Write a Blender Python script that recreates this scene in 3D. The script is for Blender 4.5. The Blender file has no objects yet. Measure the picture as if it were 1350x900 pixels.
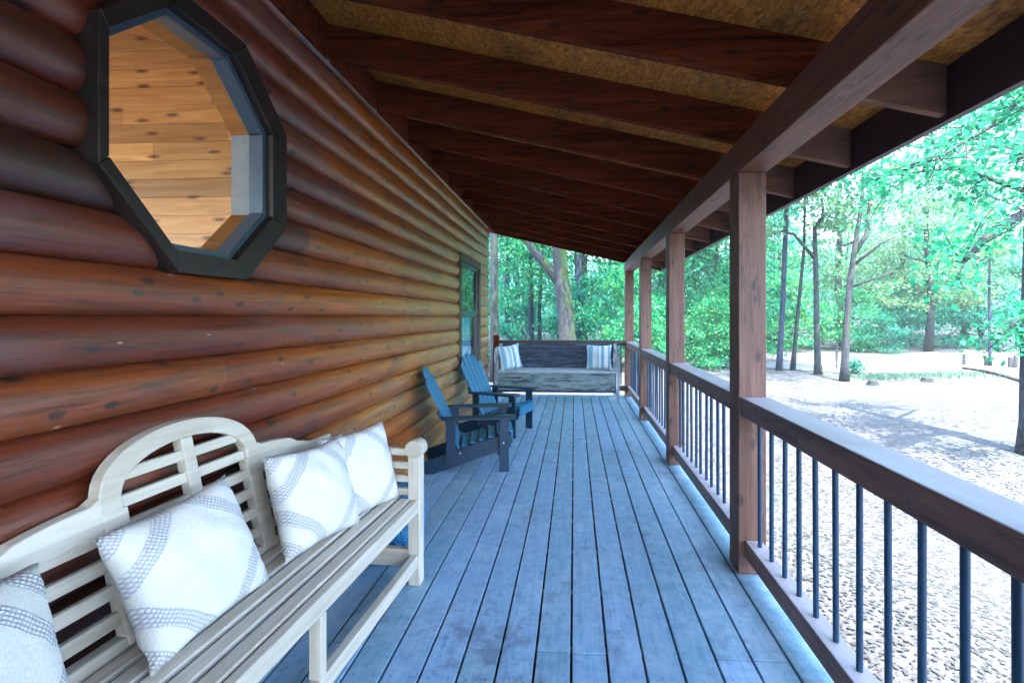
import bpy, bmesh, math, random
from mathutils import Vector, Matrix, Euler, noise
R = math.radians
random.seed(7)
scene = bpy.context.scene
COL = scene.collection

# ------------------------------------------------------------------ helpers
class MB:
    """collects shapes, builds them as one mesh"""
    def __init__(s): s.v = []; s.f = []; s.t = []
    def quad(s, pts, tone=0.5):
        b = len(s.v); s.v += [tuple(p) for p in pts]; s.f.append(tuple(range(b, b+len(pts)))); s.t.append(tone)
    def box(s, lo, hi, tone=0.5, m=None):
        x0, y0, z0 = lo; x1, y1, z1 = hi
        P = [(x0,y0,z0),(x1,y0,z0),(x1,y1,z0),(x0,y1,z0),(x0,y0,z1),(x1,y0,z1),(x1,y1,z1),(x0,y1,z1)]
        if m is not None: P = [tuple(m @ Vector(p)) for p in P]
        b = len(s.v); s.v += P
        for q in ((0,3,2,1),(4,5,6,7),(0,1,5,4),(1,2,6,5),(2,3,7,6),(3,0,4,7)):
            s.f.append(tuple(b+i for i in q)); s.t.append(tone)
    def bar(s, p0, p1, w, h, up=(0,0,1), tone=0.5):
        p0 = Vector(p0); p1 = Vector(p1); d = (p1-p0); L = d.length; d.normalize()
        u = Vector(up); side = d.cross(u)
        if side.length < 1e-5: side = d.cross(Vector((1,0,0)))
        side.normalize(); u = side.cross(d)
        m = Matrix((( d.x, side.x, u.x, p0.x),(d.y, side.y, u.y, p0.y),(d.z, side.z, u.z, p0.z),(0,0,0,1)))
        s.box((0,-w/2,-h/2),(L,w/2,h/2), tone, m)
    def prism(s, poly, fn, t0, t1, tone=0.5):
        """poly: 2D outline; fn(a,b,t)->xyz"""
        n = len(poly); b = len(s.v)
        s.v += [fn(a, c, t0) for a, c in poly] + [fn(a, c, t1) for a, c in poly]
        s.f.append(tuple(b+i for i in range(n))[::-1]); s.t.append(tone)
        s.f.append(tuple(b+n+i for i in range(n))); s.t.append(tone)
        for i in range(n):
            j = (i+1) % n; s.f.append((b+i, b+j, b+n+j, b+n+i)); s.t.append(tone)
    def ribbon(s, outer, inner, fn, t0, t1, tone=0.5):
        """a curved board between two polylines of the same length"""
        n = len(outer); b = len(s.v)
        for t in (t0, t1):
            s.v += [fn(a, c, t) for a, c in outer] + [fn(a, c, t) for a, c in inner]
        o0, i0, o1, i1 = b, b+n, b+2*n, b+3*n
        for k in range(n-1):
            s.f += [(o0+k,i0+k,i0+k+1,o0+k+1),(o1+k,o1+k+1,i1+k+1,i1+k),(o0+k,o0+k+1,o1+k+1,o1+k),(i0+k,i1+k,i1+k+1,i0+k+1)]
            s.t += [tone]*4
        s.f += [(o0,o1,i1,i0),(o0+n-1,i0+n-1,i1+n-1,o1+n-1)]; s.t += [tone]*2
    def tube(s, pts, rads, n=8, jit=0.0, cap=True, tone=0.5):
        pts = [Vector(p) for p in pts]; b = len(s.v); ref = Vector((0.31,0.95,0.05))
        for i, p in enumerate(pts):
            d = (pts[min(i+1,len(pts)-1)]-pts[max(i-1,0)]).normalized()
            u = d.cross(ref)
            if u.length < 1e-3: u = d.cross(Vector((1,0,0)))
            u.normalize(); w = d.cross(u)
            for k in range(n):
                a = 2*math.pi*k/n
                r = rads[i]*(1+jit*random.uniform(-1,1))
                s.v.append(tuple(p+u*math.cos(a)*r+w*math.sin(a)*r))
        for i in range(len(pts)-1):
            for k in range(n):
                k2 = (k+1) % n
                s.f.append((b+i*n+k, b+i*n+k2, b+(i+1)*n+k2, b+(i+1)*n+k)); s.t.append(tone)
        if cap:
            s.f.append(tuple(b+k for k in range(n))[::-1]); s.f.append(tuple(b+(len(pts)-1)*n+k for k in range(n))); s.t += [tone]*2
    def mesh(s, name, mat, smooth=False, fix=True):
        me = bpy.data.meshes.new(name); me.from_pydata(s.v, [], s.f)
        if fix:
            bm = bmesh.new(); bm.from_mesh(me); bmesh.ops.recalc_face_normals(bm, faces=bm.faces); bm.to_mesh(me); bm.free()
        at = me.attributes.new('tone', 'FLOAT', 'FACE'); at.data.foreach_set('value', s.t)
        for m in (mat if isinstance(mat, (list, tuple)) else [mat]): me.materials.append(m)
        if smooth: me.polygons.foreach_set('use_smooth', [True]*len(me.polygons))
        me.update(); return me
    def build(s, name, mat, parent=None, bevel=0.0, smooth=False, seg=2, fix=True):
        o = bpy.data.objects.new(name, s.mesh(name, mat, smooth, fix)); COL.objects.link(o)
        if parent is not None: o.parent = parent
        if bevel:
            md = o.modifiers.new('bevel', 'BEVEL'); md.width = bevel; md.segments = seg; md.limit_method = 'ANGLE'; md.angle_limit = R(40)
        return o

def empty(name, loc=(0,0,0), rz=0.0):
    o = bpy.data.objects.new(name, None); COL.objects.link(o); o.location = loc; o.rotation_euler = (0,0,rz); o.empty_display_size = .1
    return o
def tag(o, label=None, cat=None, group=None, kind=None):
    if label: o['label'] = label
    if cat: o['category'] = cat
    if group: o['group'] = group
    if kind: o['kind'] = kind
    return o
def kids(o): return [c for c in scene.objects if c.parent == o]
def copy_tree(o, parent=None):
    c = o.copy(); COL.objects.link(c)
    if parent is not None: c.parent = parent
    for ch in kids(o): copy_tree(ch, c)
    return c

# ------------------------------------------------------------------ materials
class NT:
    def __init__(s, name):
        s.m = bpy.data.materials.new(name); s.m.use_nodes = True; s.n = s.m.node_tree.nodes; s.l = s.m.node_tree.links
        s.b = s.n['Principled BSDF']; s.out = s.n['Material Output']
    def node(s, t, **kw):
        n = s.n.new(t)
        for k, v in kw.items():
            if k.startswith('i_'):
                key = k[2:].replace('_', ' '); n.inputs[key].default_value = v
            else: setattr(n, k, v)
        return n
    def link(s, a, b): s.l.new(a, b)
    def coord(s, scale=(1,1,1), rot=(0,0,0)):
        tc = s.node('ShaderNodeTexCoord'); mp = s.node('ShaderNodeMapping')
        mp.inputs['Scale'].default_value = scale; mp.inputs['Rotation'].default_value = rot
        s.link(tc.outputs['Object'], mp.inputs['Vector']); return mp.outputs['Vector']
    def spots(s, a, b, sa, sb, stops):
        tc = s.node('ShaderNodeTexCoord'); sx = s.node('ShaderNodeSeparateXYZ'); s.link(tc.outputs['Object'], sx.inputs[0])
        cb = s.node('ShaderNodeCombineXYZ')
        def pick(k):
            if len(k) == 1: return sx.outputs[k]
            return s.math('ADD', sx.outputs[k[0]], sx.outputs[k[1]])
        s.link(s.math('MULTIPLY', pick(a), sa), cb.inputs[0]); s.link(s.math('MULTIPLY', pick(b), sb), cb.inputs[1])
        vo = s.node('ShaderNodeTexVoronoi', voronoi_dimensions='2D'); vo.inputs['Scale'].default_value = 1.0
        s.link(cb.outputs[0], vo.inputs['Vector']); return s.ramp(vo.outputs['Distance'], stops)
    def noise(s, vec, scale, detail=4, rough=.55, dist=0):
        n = s.node('ShaderNodeTexNoise'); n.inputs['Scale'].default_value = scale; n.inputs['Detail'].default_value = detail
        n.inputs['Roughness'].default_value = rough; n.inputs['Distortion'].default_value = dist
        s.link(vec, n.inputs['Vector']); return n.outputs['Fac']
    def ramp(s, fac, stops, interp='LINEAR'):
        r = s.node('ShaderNodeValToRGB'); r.color_ramp.interpolation = interp
        e = r.color_ramp.elements
        while len(e) > 1: e.remove(e[-1])
        e[0].position, e[0].color = stops[0][0], (*stops[0][1], 1) if len(stops[0][1]) == 3 else stops[0][1]
        for p, c in stops[1:]:
            q = e.new(p); q.color = (*c, 1)
        s.link(fac, r.inputs['Fac']); return r.outputs['Color']
    def mix(s, fac, a, b, mode='MIX'):
        n = s.node('ShaderNodeMix', data_type='RGBA', blend_type=mode)
        for sock, v in ((n.inputs[0], fac), (n.inputs[6], a), (n.inputs[7], b)):
            if hasattr(v, 'links') or isinstance(v, bpy.types.NodeSocket): s.link(v, sock)
            else: sock.default_value = v if isinstance(v, (int, float)) else (*v, 1)
        return n.outputs[2]
    def math(s, op, a, b=0.0, clamp=False):
        n = s.node('ShaderNodeMath', operation=op, use_clamp=clamp)
        for sock, v in ((n.inputs[0], a), (n.inputs[1], b)):
            if isinstance(v, bpy.types.NodeSocket): s.link(v, sock)
            else: sock.default_value = v
        return n.outputs[0]
    def bump(s, h, strength=.3, dist=.01):
        b = s.node('ShaderNodeBump'); b.inputs['Strength'].default_value = strength; b.inputs['Distance'].default_value = dist
        s.link(h, b.inputs['Height']); s.link(b.outputs['Normal'], s.b.inputs['Normal'])
    def attr(s, name):
        a = s.node('ShaderNodeAttribute'); a.attribute_name = name; return a.outputs['Fac']
    def island(s): return s.node('ShaderNodeNewGeometry').outputs['Random Per Island']

def stretch(axis, along, across):
    return tuple(along if a == axis else across for a in 'XYZ')

def wood(name, dark, light, axis='Y', rough=.55, grain=26, var=.25, knots=0.0, coat=0.0, stain=None, bump=.25, along=.06, worn=None, checks=0.0, tail=None):
    t = NT(name)
    v = t.coord(stretch(axis, along, 1))
    g = t.noise(v, grain, 6, .62, .6)
    col = t.ramp(g, [(.28, dark), (.72, light)])
    f2 = t.noise(t.coord(stretch(axis, .25, 1)), 5, 3)
    col = t.mix(t.math('MULTIPLY', f2, .55), col, tuple(c*.55 for c in dark))
    isl = t.island()
    hs = t.node('ShaderNodeHueSaturation'); t.link(col, hs.inputs['Color'])
    t.link(t.math('ADD', t.math('MULTIPLY', isl, var*2), 1-var), hs.inputs['Value'])
    col = hs.outputs['Color']
    if knots:
        k = t.spots(axis, ''.join(c for c in 'XYZ' if c != axis), 2.2, 5.5, [(.03, (1,1,1)), (.10, (0,0,0))])
        col = t.mix(t.math('MULTIPLY', k, knots), col, (.02,.012,.01))
    if stain:
        s1 = t.ramp(t.noise(t.coord(), 2.3, 5, .6), [(.5, (0,0,0)), (.68, (1,1,1))])
        col = t.mix(t.math('MULTIPLY', s1, .5), col, stain)
    if checks:
        ck = t.noise(t.coord(stretch(axis, .09, 1)), 13, 4, .6, .4)
        cr = t.ramp(t.math('ABSOLUTE', t.math('SUBTRACT', ck, .5)), [(.0, (1,1,1)), (.016, (0,0,0))])
        col = t.mix(t.math('MULTIPLY', cr, checks), col, tuple(c*.15 for c in dark))
    if tail:     # rafter tails beyond the beam: outdoor light painted in as a paler colour
        tc = t.node('ShaderNodeTexCoord'); sx = t.node('ShaderNodeSeparateXYZ'); t.link(tc.outputs['Object'], sx.inputs[0])
        tf = t.ramp(t.math('SUBTRACT', sx.outputs['X'], .6), [(.36, (0,0,0)), (.50, (1,1,1))])
        tg = t.ramp(g, [(.3, tuple(c*.55 for c in tail)), (.7, tail)])
        col = t.mix(t.math('MULTIPLY', tf, .8), col, tg)
    if worn:   # upper faces: sky reflection painted in as a paler, bleached colour
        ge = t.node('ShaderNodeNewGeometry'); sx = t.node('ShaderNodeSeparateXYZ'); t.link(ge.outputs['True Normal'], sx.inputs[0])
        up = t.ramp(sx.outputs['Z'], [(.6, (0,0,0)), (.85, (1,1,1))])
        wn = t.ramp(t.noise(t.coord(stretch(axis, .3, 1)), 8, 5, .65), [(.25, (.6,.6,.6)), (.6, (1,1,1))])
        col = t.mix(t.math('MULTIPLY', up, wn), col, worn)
    t.link(col, t.b.inputs['Base Color'])
    rr = t.math('ADD', t.math('MULTIPLY', g, .25), rough-.12); t.link(rr, t.b.inputs['Roughness'])
    if coat:
        t.b.inputs['Coat Weight'].default_value = coat; t.b.inputs['Coat Roughness'].default_value = .32
    t.bump(g, bump, .004)
    return t.m

def plain(name, col, rough=.5, metal=0.0, var=.12, scale=18, bump=.05):
    t = NT(name); n = t.noise(t.coord(), scale, 5, .6)
    c = t.ramp(n, [(.3, tuple(x*(1-var) for x in col)), (.7, tuple(min(1, x*(1+var)) for x in col))])
    t.link(c, t.b.inputs['Base Color']); t.b.inputs['Roughness'].default_value = rough; t.b.inputs['Metallic'].default_value = metal
    if bump: t.bump(n, bump, .004)
    return t.m

M = {}
M['post'] = wood('post_wood', (.08,.029,.019), (.25,.12,.082), 'Z', .6, knots=.85, var=.1, checks=.7)
M['beam'] = wood('beam_wood', (.08,.024,.011), (.23,.098,.068), 'Y', .6, knots=.8, var=.1, checks=.7)
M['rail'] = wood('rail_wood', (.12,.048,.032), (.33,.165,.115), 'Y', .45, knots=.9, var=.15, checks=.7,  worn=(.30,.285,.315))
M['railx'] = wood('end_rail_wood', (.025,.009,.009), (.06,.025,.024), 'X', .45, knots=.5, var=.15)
M['rafter'] = wood('rafter_wood', (.036,.006,.002), (.27,.060,.021), 'X', .95, knots=.8, var=.3, checks=.6, tail=(.22,.13,.095))
for _m in ('rafter',): M[_m].node_tree.nodes['Principled BSDF'].inputs['Specular IOR Level'].default_value = .12
M['fascia'] = wood('fascia_wood', (.022,.013,.016), (.065,.042,.05), 'Y', .5, var=.15)
M['black'] = plain('black_baluster_paint', (.006,.032,.07), .33, .0)

# log siding: tone attribute picks the stain of every board
def log_mat():
    t = NT('log_siding_stain')
    v = t.coord((1, .045, 1)); g = t.noise(v, 55, 7, .7, .5)
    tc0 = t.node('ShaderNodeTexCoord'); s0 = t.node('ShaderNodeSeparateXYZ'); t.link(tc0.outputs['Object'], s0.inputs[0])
    # the stain is redder at the near end and paler towards the far end
    tone_run = t.ramp(t.math('ADD', t.math('MULTIPLY', s0.outputs['Y'], .1), t.math('MULTIPLY', t.math('SUBTRACT', t.noise(t.coord((1,.5,1.5)), 1.6, 4), .5), .16)), [(.17, (0,0,0)), (.32, (.29,.29,.29)), (.56, (.55,.55,.55))])
    tone = t.math('ADD', t.attr('tone'), tone_run)
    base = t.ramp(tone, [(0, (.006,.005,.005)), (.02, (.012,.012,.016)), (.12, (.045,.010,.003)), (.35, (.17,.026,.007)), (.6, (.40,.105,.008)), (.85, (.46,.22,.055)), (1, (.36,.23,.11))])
    col = t.mix(t.math('MULTIPLY', t.ramp(g, [(.3, (1,1,1)), (.56, (0,0,0))]), .85), base, (.03,.009,.004))
    # weathered grey where the stain has worn, plus a bluish sheen painted in
    w = t.ramp(t.noise(t.coord((1, .35, 1.6)), 2.6, 6, .62, .4), [(.50, (0,0,0)), (.72, (1,1,1))])
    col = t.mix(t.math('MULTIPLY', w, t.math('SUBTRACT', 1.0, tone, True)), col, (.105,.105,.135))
    w2 = t.ramp(t.noise(t.coord((1, .5, 1.2)), 4.5, 5, .6, .8), [(.56, (0,0,0)), (.7, (1,1,1))])
    col = t.mix(t.math('MULTIPLY', w2, .6), col, (.016,.012,.016))
    k = t.spots('Y', 'Z', 3.4, 6.25, [(.055, (1,1,1)), (.09, (0,0,0))])
    col = t.mix(t.math('MULTIPLY', k, .85), col, (.018,.010,.008))
    kn = t.spots('Y', 'Z', 1.9, 4.1, [(.010, (1,1,1)), (.02, (0,0,0))])
    col = t.mix(t.math('MULTIPLY', kn, .8), col, (.6,.5,.45))
    t.link(col, t.b.inputs['Base Color'])
    t.link(t.math('ADD', t.math('MULTIPLY', g, .3), .28), t.b.inputs['Roughness'])
    t.b.inputs['Coat Weight'].default_value = .6; t.b.inputs['Coat Roughness'].default_value = .38; t.b.inputs['Coat IOR'].default_value = 1.6
    ck = t.noise(t.coord((1, .07, 1)), 16, 5, .7, .3)
    crack = t.ramp(t.math('ABSOLUTE', t.math('SUBTRACT', ck, .52)), [(.0, (1,1,1)), (.012, (0,0,0))])
    col2 = t.mix(t.math('MULTIPLY', crack, .55), col, (.008,.004,.003)); t.link(col2, t.b.inputs['Base Color'])
    h = t.math('ADD', t.math('ADD', g, t.math('MULTIPLY', k, -.6)), t.math('MULTIPLY', crack, -.8)); t.bump(h, .45, .005)
    return t.m
M['log'] = log_mat()

def deck_mat():
    t = NT('deck_board_stain')
    g = t.noise(t.coord((1, .05, 1)), 60, 7, .7, .5)
    isl = t.island()
    col = t.ramp(g, [(.3, (.125,.255,.385)), (.7, (.235,.41,.56))])
    hs = t.node('ShaderNodeHueSaturation'); t.link(col, hs.inputs['Color'])
    t.link(t.math('ADD', t.math('MULTIPLY', isl, .35), .82), hs.inputs['Value'])
    t.link(t.math('ADD', t.math('MULTIPLY', isl, .03), .485), hs.inputs['Hue'])
    col = hs.outputs['Color']
    s1 = t.ramp(t.noise(t.coord(), 3.1, 7, .65, .4), [(.5, (0,0,0)), (.72, (1,1,1))])
    col = t.mix(t.math('MULTIPLY', s1, .45), col, (.47,.60,.70))
    s2 = t.ramp(t.noise(t.coord((1,.7,1)), 4.4, 7, .7, .9), [(.52, (0,0,0)), (.68, (1,1,1))])
    col = t.mix(t.math('MULTIPLY', s2, .75), col, (.12,.165,.25))
    sp = t.spots('X', 'Y', 4.2, 4.2, [(.03, (1,1,1)), (.09, (0,0,0))])
    col = t.mix(t.math('MULTIPLY', sp, .16), col, (.6,.7,.8))
    # fine mottling of the worn stain and one spilled patch near the bench
    fm = t.ramp(t.noise(t.coord(), 13, 8, .75, .3), [(.40, (0,0,0)), (.62, (1,1,1))])
    col = t.mix(t.math('MULTIPLY', fm, .35), col, (.42,.55,.66))
    fd = t.ramp(t.noise(t.coord(), 21, 8, .78, .6), [(.54, (0,0,0)), (.66, (1,1,1))])
    col = t.mix(t.math('MULTIPLY', fd, .45), col, (.10,.12,.19))
    tc = t.node('ShaderNodeTexCoord'); sx = t.node('ShaderNodeSeparateXYZ'); t.link(tc.outputs['Object'], sx.inputs[0])
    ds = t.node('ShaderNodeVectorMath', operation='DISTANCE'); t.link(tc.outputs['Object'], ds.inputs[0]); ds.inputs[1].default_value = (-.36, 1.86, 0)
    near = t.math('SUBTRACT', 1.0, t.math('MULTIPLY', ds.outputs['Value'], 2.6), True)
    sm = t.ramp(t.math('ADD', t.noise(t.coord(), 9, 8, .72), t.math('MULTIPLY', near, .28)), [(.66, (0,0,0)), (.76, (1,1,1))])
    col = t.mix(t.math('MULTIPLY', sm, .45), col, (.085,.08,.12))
    fx = t.math('FRACT', t.math('DIVIDE', t.math('ADD', sx.outputs['X'], 1.44), .1433)); fy = t.math('FRACT', t.math('DIVIDE', t.math('ADD', sx.outputs['Y'], 10.1), .4))
    dx = t.math('MULTIPLY', t.math('MINIMUM', t.math('ABSOLUTE', t.math('SUBTRACT', fx, .2)), t.math('ABSOLUTE', t.math('SUBTRACT', fx, .73))), .1433)
    dy = t.math('MULTIPLY', t.math('ABSOLUTE', t.math('SUBTRACT', fy, .5)), .4)
    dd = t.math('SQRT', t.math('ADD', t.math('MULTIPLY', dx, dx), t.math('MULTIPLY', dy, dy)))
    screw = t.ramp(dd, [(.0035, (1,1,1)), (.006, (0,0,0))])
    col = t.mix(t.math('MULTIPLY', screw, .45), col, (.03,.035,.045))
    t.link(col, t.b.inputs['Base Color'])
    t.link(t.math('ADD', t.math('MULTIPLY', t.noise(t.coord(), 9, 4), .3), .38), t.b.inputs['Roughness'])
    t.bump(g, .22, .003); return t.m
M['deck'] = deck_mat()

def osb_mat():
    t = NT('strand_board_sheathing')
    vo = t.node('ShaderNodeTexVoronoi', distance='MANHATTAN'); vo.inputs['Scale'].default_value = 95
    t.link(t.coord((1,.45,1), (0,0,.5)), vo.inputs['Vector'])
    sep = t.node('ShaderNodeSeparateColor'); t.link(vo.outputs['Color'], sep.inputs['Color'])
    col = t.ramp(sep.outputs[0], [(0, (.22,.066,.007)), (.5, (.36,.125,.012)), (1, (.50,.215,.034))])
    st = t.ramp(t.noise(t.coord(), 2.2, 6, .65), [(.52, (0,0,0)), (.66, (1,1,1))])
    col = t.mix(t.math('MULTIPLY', st, .75), col, (.02,.006,.003))
    t.link(col, t.b.inputs['Base Color']); t.b.inputs['Roughness'].default_value = .7
    return t.m
M['osb'] = osb_mat()
M['shingle'] = plain('roof_shingle', (.06,.06,.065), .9)

def pine_mat(name='knotty_pine', base=((.50,.22,.055), (.74,.42,.15)), axis='X'):
    t = NT(name)
    g = t.noise(t.coord(stretch(axis, .08, 1)), 22, 6, .6, .8)
    col = t.ramp(g, [(.3, base[0]), (.7, base[1])])
    hs = t.node('ShaderNodeHueSaturation'); t.link(col, hs.inputs['Color'])
    t.link(t.math('ADD', t.math('MULTIPLY', t.attr('tone'), .6), .7), hs.inputs['Value']); col = hs.outputs['Color']
    k = t.spots(axis, 'YZ', 2.1, 7.7, [(.05, (1,1,1)), (.14, (0,0,0))])
    col = t.mix(t.math('MULTIPLY', k, .85), col, (.1,.03,.012))
    t.link(col, t.b.inputs['Base Color']); t.b.inputs['Roughness'].default_value = .4
    return t.m
M['pine'] = pine_mat(); M['pinez'] = pine_mat('pine_jamb', ((.24,.09,.02), (.36,.16,.04)), 'X')
M['trim'] = wood('window_trim_wood', (.006,.005,.005), (.04,.026,.022), 'Y', .5, var=.25)
M['trimr'] = wood('window_trim_red_wood', (.06,.02,.015), (.13,.05,.03), 'Z', .5, var=.2)
M['vinyl'] = plain('window_bead_paint', (.05,.085,.115), .35)
M['whitepaint'] = plain('white_paint', (.72,.72,.72), .5)
M['blind'] = plain('window_blind_fabric', (.14,.38,.60), .7)
M['dark'] = plain('dark_room_wall', (.03,.028,.028), .9)

def glass_mat():
    t = NT('window_glass'); t.n.remove(t.b)
    tr = t.node('ShaderNodeBsdfTransparent'); gl = t.node('ShaderNodeBsdfGlossy'); gl.inputs['Roughness'].default_value = .01
    lw = t.node('ShaderNodeLayerWeight'); lw.inputs['Blend'].default_value = .5
    fac = t.math('ADD', t.math('MULTIPLY', t.math('POWER', lw.outputs['Facing'], 4.0), .8), .07, True)
    mx = t.node('ShaderNodeMixShader'); t.link(fac, mx.inputs[0])
    t.link(tr.outputs[0], mx.inputs[1]); t.link(gl.outputs[0], mx.inputs[2]); t.link(mx.outputs[0], t.out.inputs['Surface'])
    return t.m
M['glass'] = glass_mat()

M['benchwood'] = wood('bleached_teak', (.52,.43,.33), (.80,.74,.64), 'Y', .65, var=.14, grain=30)
M['benchx'] = wood('bleached_teak_across', (.48,.39,.29), (.74,.67,.57), 'X', .65, var=.12, grain=30)
M['benchz'] = wood('bleached_teak_upright', (.52,.43,.33), (.80,.74,.64), 'Z', .65, var=.12, grain=30)

def knit_mat(size, name='cream_knit'):
    t = NT(name)
    tc = t.node('ShaderNodeTexCoord'); sx = t.node('ShaderNodeSeparateXYZ'); t.link(tc.outputs['Object'], sx.inputs[0])
    ax = t.math('ABSOLUTE', sx.outputs['X']); ay = t.math('ABSOLUTE', sx.outputs['Y'])
    d = t.math('DIVIDE', t.math('ADD', ax, ay), size)
    d = t.math('ADD', d, t.math('MULTIPLY', t.math('SUBTRACT', t.noise(t.coord(), 7, 2), .5), .05))
    band = t.ramp(d, [(0, (0,0,0)), (.425, (0,0,0)), (.435, (1,1,1)), (.555, (1,1,1)), (.565, (0,0,0)), (.70, (0,0,0)), (.71, (1,1,1)), (.83, (1,1,1)), (.84, (0,0,0))])
    # rows of small tufts along the bands, a fine weave elsewhere
    e_ = t.math('SUBTRACT', ax, ay)
    r1 = t.math('MULTIPLY', t.math('ADD', t.math('SINE', t.math('MULTIPLY', d, 6.2832/.030)), 1.0), .5)
    r2 = t.math('MULTIPLY', t.math('ADD', t.math('SINE', t.math('MULTIPLY', t.math('ADD', e_, t.math('MULTIPLY', t.noise(tc.outputs['Object'], 25, 2), .01)), 6.2832/.013)), 1.0), .5)
    w2 = t.noise(tc.outputs['Object'], 170, 3)
    tuft = t.math('POWER', t.math('MULTIPLY', r1, r2), .6)
    gcol = t.ramp(tuft, [(0, (.43,.42,.445)), (.7, (.74,.72,.70))])
    ccol = t.ramp(w2, [(.35, (.64,.60,.54)), (.65, (.74,.705,.65))])
    t.link(t.mix(band, ccol, gcol), t.b.inputs['Base Color'])
    t.b.inputs['Roughness'].default_value = .95; t.b.inputs['Sheen Weight'].default_value = .2
    h = t.math('ADD', t.math('MULTIPLY', t.math('MULTIPLY', tuft, band), 1.0), t.math('MULTIPLY', w2, .18))
    t.bump(h, .6, .008); return t.m
M['knit'] = knit_mat(.44)

def stripe_mat():
    t = NT('striped_cotton')
    tc = t.node('ShaderNodeTexCoord'); sx = t.node('ShaderNodeSeparateXYZ'); t.link(tc.outputs['Object'], sx.inputs[0])
    u = t.math('ADD', t.math('MULTIPLY', sx.outputs['X'], 2.3), .5)
    c = t.ramp(u, [(0, (.48,.58,.60)), (.12, (.48,.58,.60)), (.14, (.15,.33,.46)), (.26, (.15,.33,.46)), (.28, (.50,.56,.54)), (.40, (.50,.56,.54)), (.42, (.24,.42,.52)), (.5, (.24,.42,.52)), (.52, (.7,.68,.55)),
                   (.56, (.7,.68,.55)), (.58, (.15,.33,.46)), (.68, (.15,.33,.46)), (.70, (.6,.64,.64)), (.82, (.6,.64,.64)), (.84, (.2,.38,.5)), (.92, (.2,.38,.5)), (.94, (.64,.66,.64))])
    t.link(c, t.b.inputs['Base Color']); t.b.inputs['Roughness'].default_value = .9; t.bump(t.noise(tc.outputs['Object'], 220, 2), .4, .003)
    return t.m
M['stripe'] = stripe_mat()

def distressed(name, a, b, axis='X', amt=.5):
    t = NT(name)
    g = t.noise(t.coord(stretch(axis, .12, 1)), 22, 8, .75, .9)
    m = t.ramp(g, [(amt-.06, (0,0,0)), (amt+.05, (1,1,1))])
    p = t.ramp(t.noise(t.coord(stretch(axis, .4, 1)), 40, 5, .7), [(.35, tuple(x*.6 for x in b)), (.65, b)])
    t.link(t.mix(m, a, p), t.b.inputs['Base Color']); t.b.inputs['Roughness'].default_value = .6; t.bump(g, .5, .004)
    return t.m
M['bluedist'] = distressed('worn_navy_paint', (.003,.012,.04), (.10,.17,.24), 'X', .57)
M['greydist'] = distressed('worn_grey_paint', (.015,.035,.05), (.20,.27,.28), 'X', .47)
M['seatdist'] = distressed('worn_seat_paint', (.20,.25,.28), (.45,.5,.52), 'X', .45)
M['postdist'] = distressed('worn_post_paint', (.10,.14,.18), (.50,.54,.56), 'Z', .5)

M['chair'] = plain('sky_lit_chair_plastic', (.014,.13,.25), .42, var=.10)  # seat and back: sky light on the navy plastic put into the colour
M['chairdark'] = plain('navy_chair_plastic', (.003,.024,.055), .42, var=.12)
M['screw'] = plain('steel_screw', (.6,.65,.7), .3, .8)
def pouf_mat():
    t = NT('blue_loop_pile'); vo = t.node('ShaderNodeTexVoronoi'); vo.inputs['Scale'].default_value = 75; t.link(t.coord(), vo.inputs['Vector'])
    c = t.ramp(vo.outputs['Distance'], [(.1, (.06,.36,.62)), (.6, (.01,.11,.27))])
    t.link(c, t.b.inputs['Base Color']); t.b.inputs['Roughness'].default_value = .9; t.bump(t.math('SUBTRACT', 1.0, vo.outputs['Distance']), .9, .012); return t.m
M['pouf'] = pouf_mat()

def bark_mat(name, c0, c1, moss=0.0):
    t = NT(name)
    vo = t.node('ShaderNodeTexVoronoi', feature='DISTANCE_TO_EDGE'); vo.inputs['Scale'].default_value = 34; t.link(t.coord((1,1,.16)), vo.inputs['Vector'])
    n = t.noise(t.coord((1,1,.35)), 9, 7, .7)
    f = t.math('MULTIPLY', t.ramp(vo.outputs['Distance'], [(.0, (0,0,0)), (.12, (1,1,1))]), n)
    col = t.ramp(f, [(.1, c0), (.6, c1)])
    if moss:
        mm = t.ramp(t.noise(t.coord((1,1,.5)), 3.0, 6, .7), [(.42, (0,0,0)), (.6, (1,1,1))])
        ge = t.node('ShaderNodeNewGeometry'); sx = t.node('ShaderNodeSeparateXYZ'); t.link(ge.outputs['Normal'], sx.inputs[0])
        side = t.math('ADD', t.math('MULTIPLY', sx.outputs['X'], .7), .45, True)
        col = t.mix(t.math('MULTIPLY', t.math('MULTIPLY', mm, side), moss, True), col, (.028,.06,.006))
    t.link(col, t.b.inputs['Base Color']); t.b.inputs['Roughness'].default_value = .9; t.bump(f, .8, .03); return t.m
M['bark'] = bark_mat('grey_bark', (.006,.010,.013), (.034,.042,.05), .6)
M['barkmoss'] = bark_mat('mossy_bark', (.010,.011,.015), (.058,.056,.068), 1.3)
M['barkblue'] = bark_mat('bluish_bark', (.008,.014,.03), (.03,.045,.085), .2)

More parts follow.
